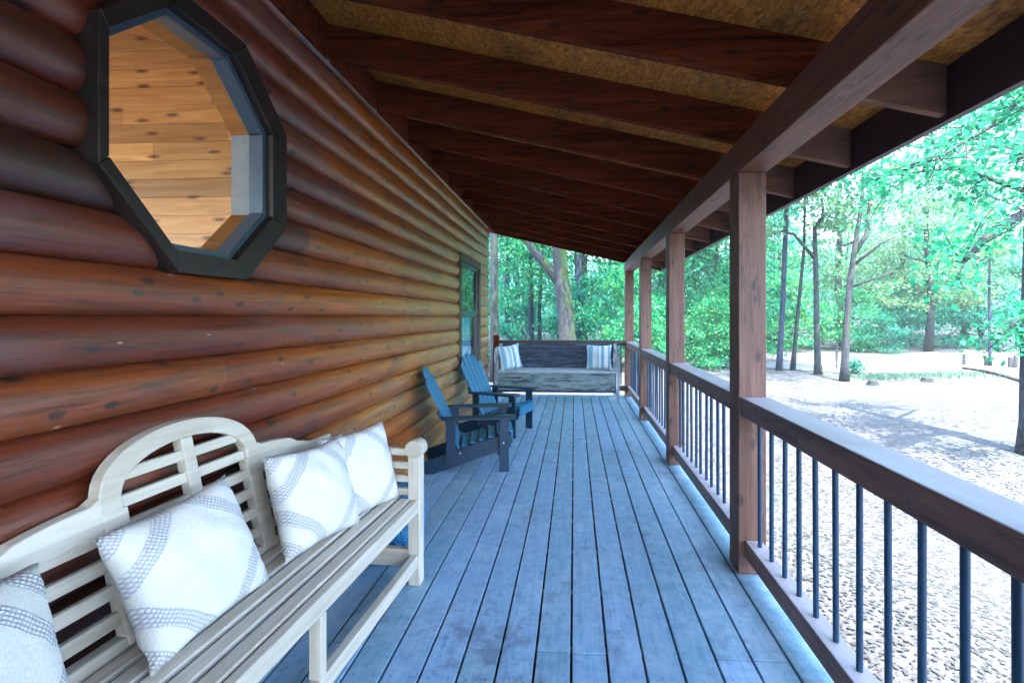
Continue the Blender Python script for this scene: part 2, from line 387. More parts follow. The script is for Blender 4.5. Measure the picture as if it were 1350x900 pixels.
def leaf_mat(name, cols, trans=.5):
    t = NT(name); t.n.remove(t.b)
    isl = t.island()
    oi = t.node('ShaderNodeObjectInfo')
    f = t.math('ADD', t.math('MULTIPLY', isl, .75), t.math('MULTIPLY', oi.outputs['Random'], .25))
    c = t.ramp(f, [(i/(len(cols)-1), k) for i, k in enumerate(cols)])
    d = t.node('ShaderNodeBsdfDiffuse'); tl = t.node('ShaderNodeBsdfTranslucent'); gl = t.node('ShaderNodeBsdfGlossy'); gl.inputs['Roughness'].default_value = .45
    t.link(c, d.inputs['Color']); t.link(t.mix(.35, c, (.06,.34,.16)), tl.inputs['Color'])
    a = t.node('ShaderNodeMixShader'); a.inputs[0].default_value = trans; t.link(d.outputs[0], a.inputs[1]); t.link(tl.outputs[0], a.inputs[2])
    b = t.node('ShaderNodeMixShader'); b.inputs[0].default_value = .015; t.link(a.outputs[0], b.inputs[1]); t.link(gl.outputs[0], b.inputs[2])
    t.link(b.outputs[0], t.out.inputs['Surface']); return t.m
TEAL = [(.001,.05,.026), (.005,.17,.085), (.016,.30,.135), (.08,.39,.13), (.27,.46,.11)]
BLUE = [(.001,.045,.055), (.003,.12,.115), (.010,.21,.165), (.04,.30,.16), (.15,.38,.14)]
M['leaf'] = leaf_mat('teal_green_leaves', TEAL); M['leafblue'] = leaf_mat('blue_green_leaves', BLUE)
M['leafnear'] = leaf_mat('bright_green_leaves', [(.004,.11,.055), (.008,.22,.11), (.03,.30,.13), (.10,.38,.10)])
M['leafpale'] = leaf_mat('pale_green_leaves', [(.05,.17,.10), (.10,.25,.14), (.2,.32,.15), (.32,.36,.18)])

def ground_mat():
    t = NT('gravel_and_leaf_litter')
    vo = t.node('ShaderNodeTexVoronoi'); vo.inputs['Scale'].default_value = 38; t.link(t.coord(), vo.inputs['Vector'])
    sep = t.node('ShaderNodeSeparateColor'); t.link(vo.outputs['Color'], sep.inputs['Color'])
    col = t.ramp(sep.outputs[0], [(0, (.020,.023,.024)), (.3, (.050,.052,.054)), (.7, (.070,.072,.075)), (1, (.098,.10,.104))])
    m = t.ramp(t.noise(t.coord(), .35, 6, .6), [(.45, (0,0,0)), (.62, (1,1,1))])
    col = t.mix(t.math('MULTIPLY', m, .6), col, (.068,.055,.06))
    g = t.ramp(t.noise(t.coord(), .8, 6, .65), [(.55, (0,0,0)), (.72, (1,1,1))])
    col = t.mix(t.math('MULTIPLY', g, .45), col, (.045,.062,.05))
    t.link(col, t.b.inputs['Base Color']); t.b.inputs['Roughness'].default_value = .95; t.bump(sep.outputs[1], .12, .004); return t.m
M['ground'] = ground_mat()
M['drive'] = plain('pale_gravel_driveway', (.17,.165,.165), .95, var=.18, scale=30, bump=.3)
M['hill'] = plain('wooded_hill', (.03,.09,.08), .95, var=.4, scale=.6, bump=0)
M['litter'] = leaf_mat('dry_leaf_litter', [(.034,.037,.037), (.054,.057,.058), (.068,.070,.072), (.09,.092,.095), (.040,.066,.052)], .15)
M['grass'] = leaf_mat('young_grass', [(.09,.16,.11), (.12,.20,.14), (.16,.22,.15)], .4)
M['stump'] = plain('old_stump_wood', (.02,.02,.022), .9, var=.4, scale=12, bump=.5)
M['bollard'] = plain('weathered_bollard_wood', (.05,.045,.05), .85, var=.3, scale=14, bump=.3)
M['rock'] = plain('pale_rock', (.38,.37,.38), .9, var=.3, scale=5, bump=.5)
M['concrete'] = plain('concrete_pier', (.3,.3,.3), .9)

# ------------------------------------------------------------------ camera
TH = R(3.5); FPX = 605.0
cam = bpy.data.cameras.new('camera'); co = bpy.data.objects.new('camera', cam); COL.objects.link(co); scene.camera = co
co.location = (0, 0, 1.36); co.rotation_euler = (R(90), 0, TH)
cam.sensor_width = 36; cam.lens = FPX/1350*36
cam.shift_x = -((757-FPX*math.tan(TH))-675)/1350; cam.shift_y = (417-450)/1350
cam.clip_start = .05; cam.clip_end = 600
def at(u, v, Y):
    xc = (u-(757-FPX*math.tan(TH)))/FPX; zc = -(v-417)/FPX; c, s = math.cos(TH), math.sin(TH)
    d = (-s+xc*c, c+xc*s, zc); k = Y/d[1]; return Vector((d[0]*k, Y, 1.36+zc*k))
GZ = -.5

# ------------------------------------------------------------------ deck
PX0, PX1 = .866, 1.010            # posts
POSTY = [7.855, 6.07, 4.262, 2.48, .69, -1.10, -2.89]
YB, YE = -4.6, 8.02
d = MB(); pitch = .1433; x = -1.44; i = 0
while x < 1.06:
    y = YB; L = random.choice((1.2, 2.0, 2.8)); 
    while y < YE:
        y1 = min(y+L, YE); 
        if YE-y1 < .4: y1 = YE
        d.box((x, y+.002, -.028), (x+.1330, y1-.002, random.uniform(-.0008,.0008))); y = y1; L = 3.66
    x += pitch; i += 1
deck = tag(d.build('deck', M['deck'], None, .0025), 'blue grey stained deck of long narrow boards', 'deck', kind='structure')
j = MB()
for k in range(31): j.box((-1.44, YB+.1+k*.4, -.17), (1.0, YB+.138+k*.4, -.030))
j.box((1.02, YB, -.2), (1.055, YE-.04, -.031)); j.box((-1.44, YE-.037, -.2), (1.055, YE-.002, -.031))
for yy in (-1.2, 2.4, 6): 
    for xx in (-.9, .8): j.box((xx-.1, yy-.1, GZ-.1), (xx+.1, yy+.1, -.171))
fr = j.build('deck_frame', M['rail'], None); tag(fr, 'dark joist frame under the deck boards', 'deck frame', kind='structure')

# ------------------------------------------------------------------ cabin
cabin = tag(empty('log_cabin', (-1.45, 2.0, GZ)), 'brown stained log sided cabin wall along the left of the porch with octagonal window', 'cabin')
CB = Vector((-1.45, 2.0, GZ))
def cab(mb, name, mat, parent=None, **kw):
    """build in world coordinates, parented to the cabin (or to one of its parts)"""
    o = mb.build(name, mat, None, **kw); o.parent = parent or cabin
    if parent is None: o.matrix_parent_inverse = Matrix.Translation(CB).inverted()
    return o
# openings on the wall plane: octagon and a rectangle, (y0, y1) of the hole at height z
OY0, OY1, OZ0, OZ1 = 1.265, 1.99, 1.60, 2.405
oct_pts = [(1.278,1.835),(1.50,1.60),(1.775,1.60),(1.99,1.815),(1.99,2.18),(1.765,2.405),(1.485,2.405),(1.278,2.20)]
def oct_scale(k, cy=1.6275, cz=2.0025, dy=0): return [(cy+dy+(y-cy)*k, cz+(z-cz)*k) for y, z in oct_pts]
def poly_span(P, z):
    ys = []
    for i in range(len(P)):
        (a, b), (c, e) = P[i], P[(i+1) % len(P)]
        if (b-z)*(e-z) < 0: ys.append(a+(c-a)*(z-b)/(e-b))
    return (min(ys), max(ys)) if len(ys) >= 2 else None
HOLE = oct_scale(1.04); WIN = (5.60, 6.66, .62, 2.06)
def holes(z):
    h = []
    s = poly_span(HOLE, z)
    if s: h.append(s)
    if WIN[2] < z < WIN[3]: h.append((WIN[0], WIN[1]))
    return h
LP = .160; XS = -1.452
wallm = MB()
NS = 14
W0, W1 = -4.6, 7.48
PD = .056
def prof(t): return XS + PD*max(0.0, 1-abs(2*t-1)**2.1)**.5
def pnorm(t):
    t = min(.985, max(.015, t)); e = .008; dx = prof(t+e)-prof(t-e); n_ = Vector((2*e*LP, 0, -dx)); n_.normalize(); return tuple(n_)
wn = []
crit = sorted([p[1] for p in HOLE]+[WIN[2], WIN[3]])
rngw = random.Random(21)
for c in range(-4, 10):
    zb = 1.363 + c*LP - LP*4*0
    zb = 1.363 + (c-4)*LP
    if zb > 2.9: break
for c in range(-9, 10):
    zb = 1.363 + c*LP
    if zb > 2.84: continue
    # boards of this course
    joints = [W0]; y = W0 + rngw.uniform(1.5, 4.5)
    while y < W1-.7:
        joints.append(y); y += rngw.uniform(2.2, 4.6)
    joints.append(W1)
    segs = []
    for b in range(len(joints)-1):
        segs.append((joints[b]+(.0018 if b else 0), joints[b+1]-(.0018 if b < len(joints)-2 else 0), False))
        if b < len(joints)-2: segs.append((joints[b+1]-.0018, joints[b+1]+.0018, True))
    for ya, yb, gap in segs:
        mid = (ya+yb)/2
        tone = rngw.gauss(.32, .06)
        if rngw.random() < .04: tone = rngw.uniform(.05, .14)
        if c in (4,) and 2.0 < mid < 5: tone = .03
        tone = min(.98, max(0, tone))
        if gap: tone = -1.0
        ts = [.5-.5*math.cos(math.pi*k/NS) for k in range(NS+1)]
        for z in crit:
            tt = (z-zb)/LP
            if 0.0 < tt < 1.0:
                near = min(range(1, NS), key=lambda q: abs(ts[q]-tt)); ts[near] = tt
        ts = sorted(set(ts))
        for k in range(len(ts)-1):
            t0, t1 = ts[k], ts[k+1]; z0, z1 = zb+t0*LP, min(zb+t1*LP, 2.86); x0, x1 = prof(t0), prof(t1)
            e = 1e-5
            H0, H1 = holes(z0+e), holes(z1-e)
            cuts0 = [ya]; cuts1 = [ya]
            for (a0, a1), (b0, b1) in zip(H0, H1):
                for q0, q1 in ((a0, b0), (a1, b1)):
                    cuts0.append(min(max(q0, ya), yb)); cuts1.append(min(max(q1, ya), yb))
            cuts0.append(yb); cuts1.append(yb)
            n0, n1 = pnorm(t0), pnorm(t1)
            for m in range(0, len(cuts0), 2):
                p0, p1, q0, q1 = cuts0[m], cuts0[m+1], cuts1[m], cuts1[m+1]
                if p1-p0 < 1e-4 and q1-q0 < 1e-4: continue
                wallm.quad([(x0,p0,z0),(x0,p1,z0),(x1,q1,z1),(x1,q0,z1)], tone); wn += [n0, n0, n1, n1]
    # rounded end of the log at the corner of the cabin
    n = 10; P = [(prof(k/n), zb+k/n*LP) for k in range(n+1)] + [(XS-.05, zb+LP), (XS-.05, zb)]
    wallm.quad([(px, W1, min(pz, 2.86)) for px, pz in P][::-1], .9); wn += [(0,1,0)]*len(P)
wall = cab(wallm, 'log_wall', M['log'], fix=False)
wall.data.polygons.foreach_set('use_smooth', [True]*len(wall.data.polygons)); wall.data.normals_split_custom_set(wn)
# shell of the cabin: far gable, open back, main roof, inner lining
sh = MB()
sh.box((-7.0, W1-.12, GZ), (XS-.032, W1-.005, 2.85)); 
cab(sh, 'gable_wall', M['log'])
rf = MB()
fnr = lambda a, b, t: (a, t, b)
rf.prism([(-1.50,3.03),(-1.50,3.09),(-4.3,3.78),(-7.4,2.95),(-7.4,2.88),(-4.3,3.70)], fnr, -4.9, 8.1)
cab(rf, 'cabin_roof', M['shingle'])
# room behind the octagonal window: pine lined, its unseen far side left open to let daylight in
room = MB()
ROOMY0, ROOMY1 = -2.4, 3.05
z = GZ+.5; kk = 0
while z < 3.6:
    y = -7.0; xx = -7.0
    while xx < -1.62:
        x2 = min(xx+random.uniform(1.8, 4.2), -1.60)
        room.box((xx+.0008, ROOMY1, z+.0015), (x2-.0008, ROOMY1+.02, z+.1275), random.random()); xx = x2
    z += .129
cab(room, 'plank_wall', M['pine'])
fl = MB(); fl.box((-7.0, -2.5, GZ), (-1.46, 7.3, -.02), .4); cab(fl, 'room_floor', M['pinez'])
lin = MB()
for (ya, yb, za, zb_) in ((-2.5, 1.15, 0, 3.0), (2.10, 3.049, 0, 3.0), (1.15, 2.10, 0, 1.53), (1.15, 2.10, 2.47, 3.0)):
    lin.box((-1.565, ya, za), (-1.549, yb, zb_), .5)
lin.box((-7.0, -2.6, 0), (-1.60, -2.5, .3), .5)
cab(lin, 'pine_lining', M['pinez'])
cei = MB(); cei.prism([(-1.6,2.98),(-4.3,3.62),(-6.9,2.85),(-6.9,2.87),(-4.3,3.64),(-1.6,3.0)], fnr, -2.5, 3.049, .6); cab(cei, 'pine_ceiling', M['pine'])
# dark room behind the sash window
dk = MB(); dk.box((-3.2, 4.6, 0), (-3.1, 7.3, 2.8)); cab(dk, 'room_partition', M['dark'])

# octagonal window
def facefn(x0):  # outline on the wall plane, thickness along x
    return lambda a, b, t: (x0+t, a, b)
ow = MB()
def octring(mb, k0, k1, x0, x1, dy=0):
    A, B = oct_scale(k0), oct_scale(k1, dy=dy); g = .0012
    for i in range(8):
        j2 = (i+1) % 8
        P = [Vector((*A[i],)), Vector((*A[j2],)), Vector((*B[j2],)), Vector((*B[i],))]
        c = sum(P, Vector((0,0)))/4
        P = [p+(c-p).normalized()*g for p in P]
        mb.prism([(p.x, p.y) for p in P], facefn(0), x0, x1, .5)
octw = MB(); octring(octw, 1.03, 1.215, -1.45, -1.362, .034)
ow_o = cab(octw, 'octagonal_window', M['trim'], bevel=.003)
ow_o['label'] = 'octagonal window with dark weathered trim boards'
s = MB(); octring(s, .965, 1.032, -1.46, -1.395); cab(s, 'window_bead', M['vinyl'], ow_o, bevel=.002)
s = MB(); s.prism(oct_scale(.967), facefn(0), -1.431, -1.428); cab(s, 'pane', M['glass'], ow_o)
jm = MB(); jw = MB(); A = oct_scale(.985); B = oct_scale(1.06)
for i in range(8):
    j2 = (i+1) % 8
    (jw if i == 3 else jm).prism([A[i], A[j2], B[j2], B[i]], facefn(0), -1.548, -1.463, random.random())
cab(jm, 'pine_jamb', M['pinez'], ow_o); cab(jw, 'pale_jamb', plain('pale_jamb_paint', (.24,.25,.25), .6), ow_o)

# sash window near the far corner
y0, y1, z0, z1 = WIN
wf = MB(); T = .085
wf.box((-1.455, y0-T, z0-.06), (-1.385, y0+.012, z1+T)); wf.box((-1.455, y1-.012, z0-.06), (-1.385, y1+T, z1+T))
wf.box((-1.455, y0+.013, z1-.012), (-1.385, y1-.013, z1+T)); wf.box((-1.455, y0+.013, z0-.06), (-1.385, y1-.013, z0+.012))
M['sashtrim'] = wood('sash_window_trim', (.05,.036,.03), (.13,.10,.085), 'Z', .6)
wf_o = cab(wf, 'sash_window', M['sashtrim'], bevel=.003)
zm = (z0+z1)/2+.05
for nm, za, zb_, xo in (('upper_sash', zm, z1-.013, -1.425), ('lower_sash', z0+.013, zm-.002, -1.435)):
    q = MB(); q.box((xo-.02, y0+.014, za), (xo+.012, y0+.06, zb_)); q.box((xo-.02, y1-.06, za), (xo+.012, y1-.014, zb_))
    q.box((xo-.02, y0+.061, zb_-.04), (xo+.012, y1-.061, zb_)); q.box((xo-.02, y0+.061, za), (xo+.012, y1-.061, za+.04))
    cab(q, nm, M['vinyl'], wf_o, bevel=.002)
    q = MB(); q.box((xo-.006, y0+.058, za+.038), (xo-.003, y1-.058, zb_-.038)); cab(q, 'pane', M['glass'], wf_o)
q = MB(); q.box((-1.52, y0+.03, z0+.02), (-1.51, y1-.03, zm)); cab(q, 'blind', M['blind'], wf_o)
# corner board and downpipe at the far corner
ct = MB(); ct.box((-1.45, W1+.002, GZ+.3), (-1.425, W1+.03, 2.84)); cab(ct, 'corner_board', M['vinyl'], bevel=.002)

# ------------------------------------------------------------------ porch roof
roof = tag(empty('porch_roof', (.938, 2.48, 0)), 'sloping porch roof of dark red rafters on a beam and square wooden posts', 'porch roof')
RB = Vector((.938, 2.48, 0))
def rp(mb, name, mat, parent=None, **kw):
    o = mb.build(name, mat, None, **kw); o.parent = parent or roof; o.matrix_parent_inverse = Matrix.Translation(RB).inverted(); return o
def rb(x): return 2.298 - .235*(x-.866)
for y in POSTY:
    m = MB(); m.box((PX0, y, .001), (PX1, y+.145, 2.121)); rp(m, 'porch_post', M['post'], bevel=.006)
m = MB()
for a, b in ((-4.75, .76), (.762, 4.33), (4.332, 8.06)): m.box((PX0-.001, a, 2.122), (PX1+.006, b, 2.292+random.uniform(-.001,.001)))
rp(m, 'roof_beam', M['beam'], bevel=.005)
RD = .197
ry = 1.905-.63*10
while ry < 8.0:
    xa, xb = -1.46, 1.468
    m = MB(); yy = ry
    m.prism([(xa, rb(xa)), (PX0-.004, rb(PX0-.004)), (xb, rb(xb)), (xb, rb(xb)+RD), (xa, rb(xa)+RD)], fnr, yy, yy+.038)
    rp(m, 'rafter', M['rafter'], bevel=.002)
    ry += .63
m = MB(); m.prism([(-1.44, rb(-1.44)-.01), (1.468, rb(1.468)-.01), (1.468, rb(1.468)+RD), (-1.44, rb(-1.44)+RD)], fnr, 8.02, 8.06); rp(m, 'barge_board', M['rafter'], bevel=.002)
m = MB(); y = 1.905-.63*10
while y < 7.9:
    m.box((-1.47, y+.040, 2.825), (-1.395, min(y+.628, 8.0), rb(-1.43)+RD-.01), random.random()); y += .63
rp(m, 'blocking', M['rafter'])
m = MB()
y = -4.75
while y < 8.06:
    y2 = min(y+1.22, 8.06)
    for xa, xb in ((-1.50, .0), (.003, 1.51)):
        m.prism([(xa, rb(xa)+RD+.001), (xb, rb(xb)+RD+.001), (xb, rb(xb)+RD+.013), (xa, rb(xa)+RD+.013)], fnr, y+.001, y2-.001)
    y = y2
rp(m, 'roof_sheathing', M['osb'])
m = MB(); m.prism([(-1.55, rb(-1.55)+RD+.015), (1.56, rb(1.56)+RD+.015), (1.56, rb(1.56)+RD+.04), (-1.55, rb(-1.55)+RD+.04)], fnr, -4.8, 8.1); rp(m, 'shingle_cover', M['shingle'])
m = MB(); m.box((1.470, -4.75, rb(1.47)-.022), (1.508, 8.06, rb(1.47)+RD-.004)); rp(m, 'fascia_board', M['fascia'], bevel=.003)

# ------------------------------------------------------------------ railings
rl = tag(empty('porch_railing', (.94, 2.48, 0)), 'long brown porch railing with black round balusters running beside the right edge of the deck', 'railing')
RL = Vector((.94, 2.48, 0))
def rr(mb, name, mat, **kw):
    o = mb.build(name, mat, None, **kw); o.parent = rl; o.matrix_parent_inverse = Matrix.Translation(RL).inverted(); return o
ends = [8.0]+POSTY
bal = MB(); bal.tube([(0,0,.178),(0,0,.842)], [.0105]*2, 12)
bal_me = bal.mesh('baluster', M['black'], True)
def sh_smooth(me):
    try: me.set_sharp_from_angle(angle=R(40))
    except Exception: pass
sh_smooth(bal_me)
for k in range(len(POSTY)-1):
    ya, yb = POSTY[k+1]+.147, POSTY[k]-.002
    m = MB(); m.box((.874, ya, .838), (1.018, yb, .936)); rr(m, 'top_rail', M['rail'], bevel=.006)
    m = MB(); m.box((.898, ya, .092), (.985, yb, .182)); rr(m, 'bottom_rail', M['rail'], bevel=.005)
    n = 12
    for q in range(n):
        o = bpy.data.objects.new('baluster', bal_me); COL.objects.link(o); o.parent = rl
        o.location = Vector((.950+random.uniform(-.002,.002), ya+(q+.5)*(yb-ya)/n, 0))-RL; o.rotation_euler = (0, random.uniform(-.006,.006), 0)
er = tag(empty('porch_railing', (-.25, 7.93, 0)), 'short brown railing across the far end of the porch behind the worn bench', 'railing')
ER = Vector((-.25, 7.93, 0))
def ee(mb, name, mat, **kw):
    o = mb.build(name, mat, None, **kw); o.parent = er; o.matrix_parent_inverse = Matrix.Translation(ER).inverted(); return o
m = MB(); m.box((-1.40, 7.86, .001), (-1.305, 7.96, 1.04)); ee(m, 'railing_post', M['rafter'], bevel=.005)
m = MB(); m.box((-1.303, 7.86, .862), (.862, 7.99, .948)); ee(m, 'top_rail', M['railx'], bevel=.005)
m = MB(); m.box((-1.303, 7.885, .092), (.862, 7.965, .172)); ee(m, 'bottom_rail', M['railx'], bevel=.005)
for q in range(15):
    o = bpy.data.objects.new('baluster', bal_me); COL.objects.link(o); o.parent = er; o.location = Vector((-1.23+q*.145, 7.93, .015))-ER

# ------------------------------------------------------------------ white garden bench
BRZ = R(-3.4); BA = Vector((.0593, .998, 0))
BC = Vector((-.776, 2.321, 0)) - BA*.842
bench = tag(empty('garden_bench', BC, BRZ), 'long bleached wooden garden bench with arched crest and scrolled arms along the log wall', 'bench')
HL = .855
LT = .062
def bp(mb, name, mat, **kw): return mb.build(name, mat, bench, **kw)
SZ = .435
# legs: front legs carry the arms, rear legs lean back
for s in (-1, 1):
    ya = s*(HL-LT/2)
    m = MB(); m.box((-LT, ya-LT/2, 0), (0, ya+LT/2, .68)); bp(m, 'leg', M['benchz'], bevel=.005)
    m = MB(); m.bar((-.455, ya, 0), (-.405, ya, SZ), LT*.9, LT*.9, (1,0,0)); m.bar((-.405, ya, SZ), (-.475, ya, .735), LT*.9, LT*.9, (1,0,0)); bp(m, 'leg', M['benchz'], bevel=.005)
m = MB(); m.box((-.050, -.017, .158), (-.006, .017, .371)); bp(m, 'leg', M['benchz'], bevel=.004)
# seat: rails and slats
m = MB(); m.box((-.040, -HL+LT, .372), (-.006, HL-LT, .436)); m.box((-.43, -HL+LT, .36), (-.395, HL-LT, .42))
for yy in (-.80, -.42, 0.0, .42, .80): m.box((-.394, yy-.022, .36), (-.041, yy+.022, .4175))
bp(m, 'seat_frame', M['benchwood'], bevel=.004)
m = MB()
for k in range(5):
    x1 = -.050-k*.072; m.box((x1-.051, -HL+.01 if k else -HL+LT+.002, .419), (x1, HL-.01 if k else HL-LT-.002, .440))
bp(m, 'seat', M['benchwood'], bevel=.004)
# low stretchers
m = MB(); m.box((-.045, -HL+LT, .095), (-.008, HL-LT, .157)); bp(m, 'stretcher', M['benchwood'], bevel=.004)
for s in (-1, 1):
    m = MB(); m.box((-.405, s*(HL-LT/2)-.018, .085), (-LT, s*(HL-LT/2)+.018, .175)); bp(m, 'stretcher', M['benchx'], bevel=.004)
# arms: scrolled front, rails of slats between front and rear legs
for s in (-1, 1):
    ya = s*(HL-LT/2)
    m = MB()
    for z in (.668, .600, .532, .466): m.box((-.46+(.735-z)*.2, ya-.015, z-.018), (-LT-.001, ya+.015, z+.018))
    pts = [(math.cos(a)*.048-.030, math.sin(a)*.046+.688) for a in [2*math.pi*k/20 for k in range(20)]]
    m.prism(pts, lambda a, b, t: (a, ya+t, b), -.037, .037)
    bp(m, 'armrest', M['benchx'], bevel=.005)
# back: leaning plane, curved crest, slats
TILT = .235
def bf(a, b, t): return (-.415-(b-SZ)*TILT+t, a, b)       # a along the bench, b height, t thickness
AR = .30                                                  # half width of the arch
def arch(r, zc, hgt, n=22):
    return [(-math.cos(math.pi*k/n)*r, zc+hgt*math.sin(math.pi*k/n)**.85) for k in range(n+1)]
m = MB()
outer = [(-AR-.005,.80)]+arch(AR, .815, .185)+[(AR+.005,.80)]
inner = [(-AR+.062,.80)]+arch(AR-.060, .81, .133)+[(AR-.062,.80)]
m.ribbon(outer, inner, bf, -.02, .02)
for s in (-1, 1):
    # sweeping shoulders either side of the arch
    up = []; lo = []
    for k in range(15):
        f = k/14; yv = s*(AR-.062+f*(HL-AR+.04))
        zu = .835-.145*(f**1.1)+.035*math.sin(f*math.pi*1.0)*(1 if f < .5 else .6) + (.02 if f < .08 else 0)
        up.append((yv, zu)); lo.append((yv, zu-.088+.02*f))
    if s < 0: up.reverse(); lo.reverse()
    m.ribbon(up, lo, bf, -.021, .019)
    m.prism([(s*(AR-.072), SZ+.005), (s*(AR-.004), SZ+.005), (s*(AR-.004), .80), (s*(AR-.072), .80)], bf, -.0195, .0205)
m.prism([(-.022, SZ+.005), (.022, SZ+.005), (.022, .942), (-.022, .942)], bf, -.019, .0195)
m.prism([(-HL+LT, SZ-.02), (HL-LT, SZ-.02), (HL-LT, SZ+.03), (-HL+LT, SZ+.03)], bf, -.022, .016)
bp(m, 'back_frame', M['benchwood'], bevel=.004)
m = MB()
for z in (.885, .812):
    w = .215 if z > .82 else AR-.066
    m.prism([(-w, z-.017), (w, z-.017), (w, z+.017), (-w, z+.017)], bf, -.009, .009)
for z in (.738, .664, .590, .516):
    m.prism([(-HL+LT, z-.018), (HL-LT, z-.018), (HL-LT, z+.018), (-HL+LT, z+.018)], bf, -.009, .009)
bp(m, 'backrest', M['benchwood'], bevel=.003)

# ------------------------------------------------------------------ cushions
def cushion_mesh(name, w, th, mat, seed, n=26):
    rg = random.Random(seed); off = Vector((rg.uniform(0,50), rg.uniform(0,50), 0))
    v = []; f = []
    for side in (1, -1):
        for i in range(n+1):
            for k in range(n+1):
                a, b = 2*i/n-1, 2*k/n-1
                px = a*(1-.09*(1-b*b)); py = b*(1-.09*(1-a*a))
                t = ((1-a*a)*(1-b*b))**.42
                nz = noise.noise(Vector((a*2.2, b*2.2, 3*side))+off)
                t *= 1+.22*nz
                ed = noise.noise(Vector((a*3.5, b*3.5, 9))+off)*.012
                wr = noise.noise(Vector((a*7, b*7, 5*side))+off)*.004
                v.append((px*w/2+ed*b, py*w/2+ed*a, side*(t*th/2+wr*t)))
    N = (n+1)**2
    for sidx in (0, 1):
        for i in range(n):
            for k in range(n):
                q = [sidx*N+i*(n+1)+k, sidx*N+(i+1)*(n+1)+k, sidx*N+(i+1)*(n+1)+k+1, sidx*N+i*(n+1)+k+1]
                f.append(tuple(q if sidx == 0 else q[::-1]))
    me = bpy.data.meshes.new(name); me.from_pydata(v, [], f)
    bm = bmesh.new(); bm.from_mesh(me); bmesh.ops.remove_doubles(bm, verts=bm.verts, dist=1e-4); bmesh.ops.recalc_face_normals(bm, faces=bm.faces); bm.to_mesh(me); bm.free()
    me.polygons.foreach_set('use_smooth', [True]*len(me.polygons)); me.materials.append(mat); return me
def place(o, c, nrm, up):
    nrm = Vector(nrm).normalized(); up = Vector(up); x = up.cross(nrm).normalized(); up = nrm.cross(x)
    o.matrix_world = Matrix(((x.x, up.x, nrm.x, c[0]), (x.y, up.y, nrm.y, c[1]), (x.z, up.z, nrm.z, c[2]), (0,0,0,1)))
BM = Matrix.Translation(BC) @ Matrix.Rotation(BRZ, 4, 'Z')
B3 = BM.to_3x3()
G = 'cream knitted cushions on the white bench'
for (x, y, z, nrm, up, w, lab, sd) in (
    (-.285, -.745, .625, (1,.10,.42), (-.35,.10,1), .43, 'cream knitted cushion at the near end of the bench, cut off by the photo edge', 1),
    (-.290, -.205, .632, (1,-.12,.42), (-.35,-.06,1), .39, 'cream knitted cushion leaning right under the arched crest of the bench', 2),
    (-.262, .335, .632, (1,-.16,.38), (-.33,.12,1), .40, 'cream knitted cushion overlapping another, between the crest and the far armrest', 3),
    (-.230, .640, .625, (1,-.30,.32), (-.30,.10,1), .40, 'cream knitted cushion tucked behind another against the far armrest', 4)):
    o = bpy.data.objects.new('cushion', cushion_mesh('cushion', w, .17, M['knit'], sd)); COL.objects.link(o)
    place(o, BM @ Vector((x, y, z)), B3 @ Vector(nrm), B3 @ Vector(up)); tag(o, lab, 'cushion', G)

# blue pouf beyond the bench
n = 24; m = MB()
pr = [(.10,.0),(.19,.01),(.215,.06),(.22,.16),(.215,.27),(.19,.33),(.11,.352),(0.001,.358)]
b0 = 0
for r_, z in pr:
    for k in range(n):
        a = 2*math.pi*k/n; q = (abs(math.cos(a))**5+abs(math.sin(a))**5)**(-1/5)
        m.v.append((math.cos(a)*r_*q, math.sin(a)*r_*q, z))
for i in range(len(pr)-1):
    for k in range(n):
        m.f.append((i*n+k, i*n+(k+1) % n, (i+1)*n+(k+1) % n, (i+1)*n+k)); m.t.append(.5)
po = m.build('pouf', M['pouf'], None, smooth=True); po.location = (-1.10, 2.62, .001); po.rotation_euler.z = .2
tag(po, 'bright blue looped pile pouf on the deck behind the far arm of the bench', 'pouf')

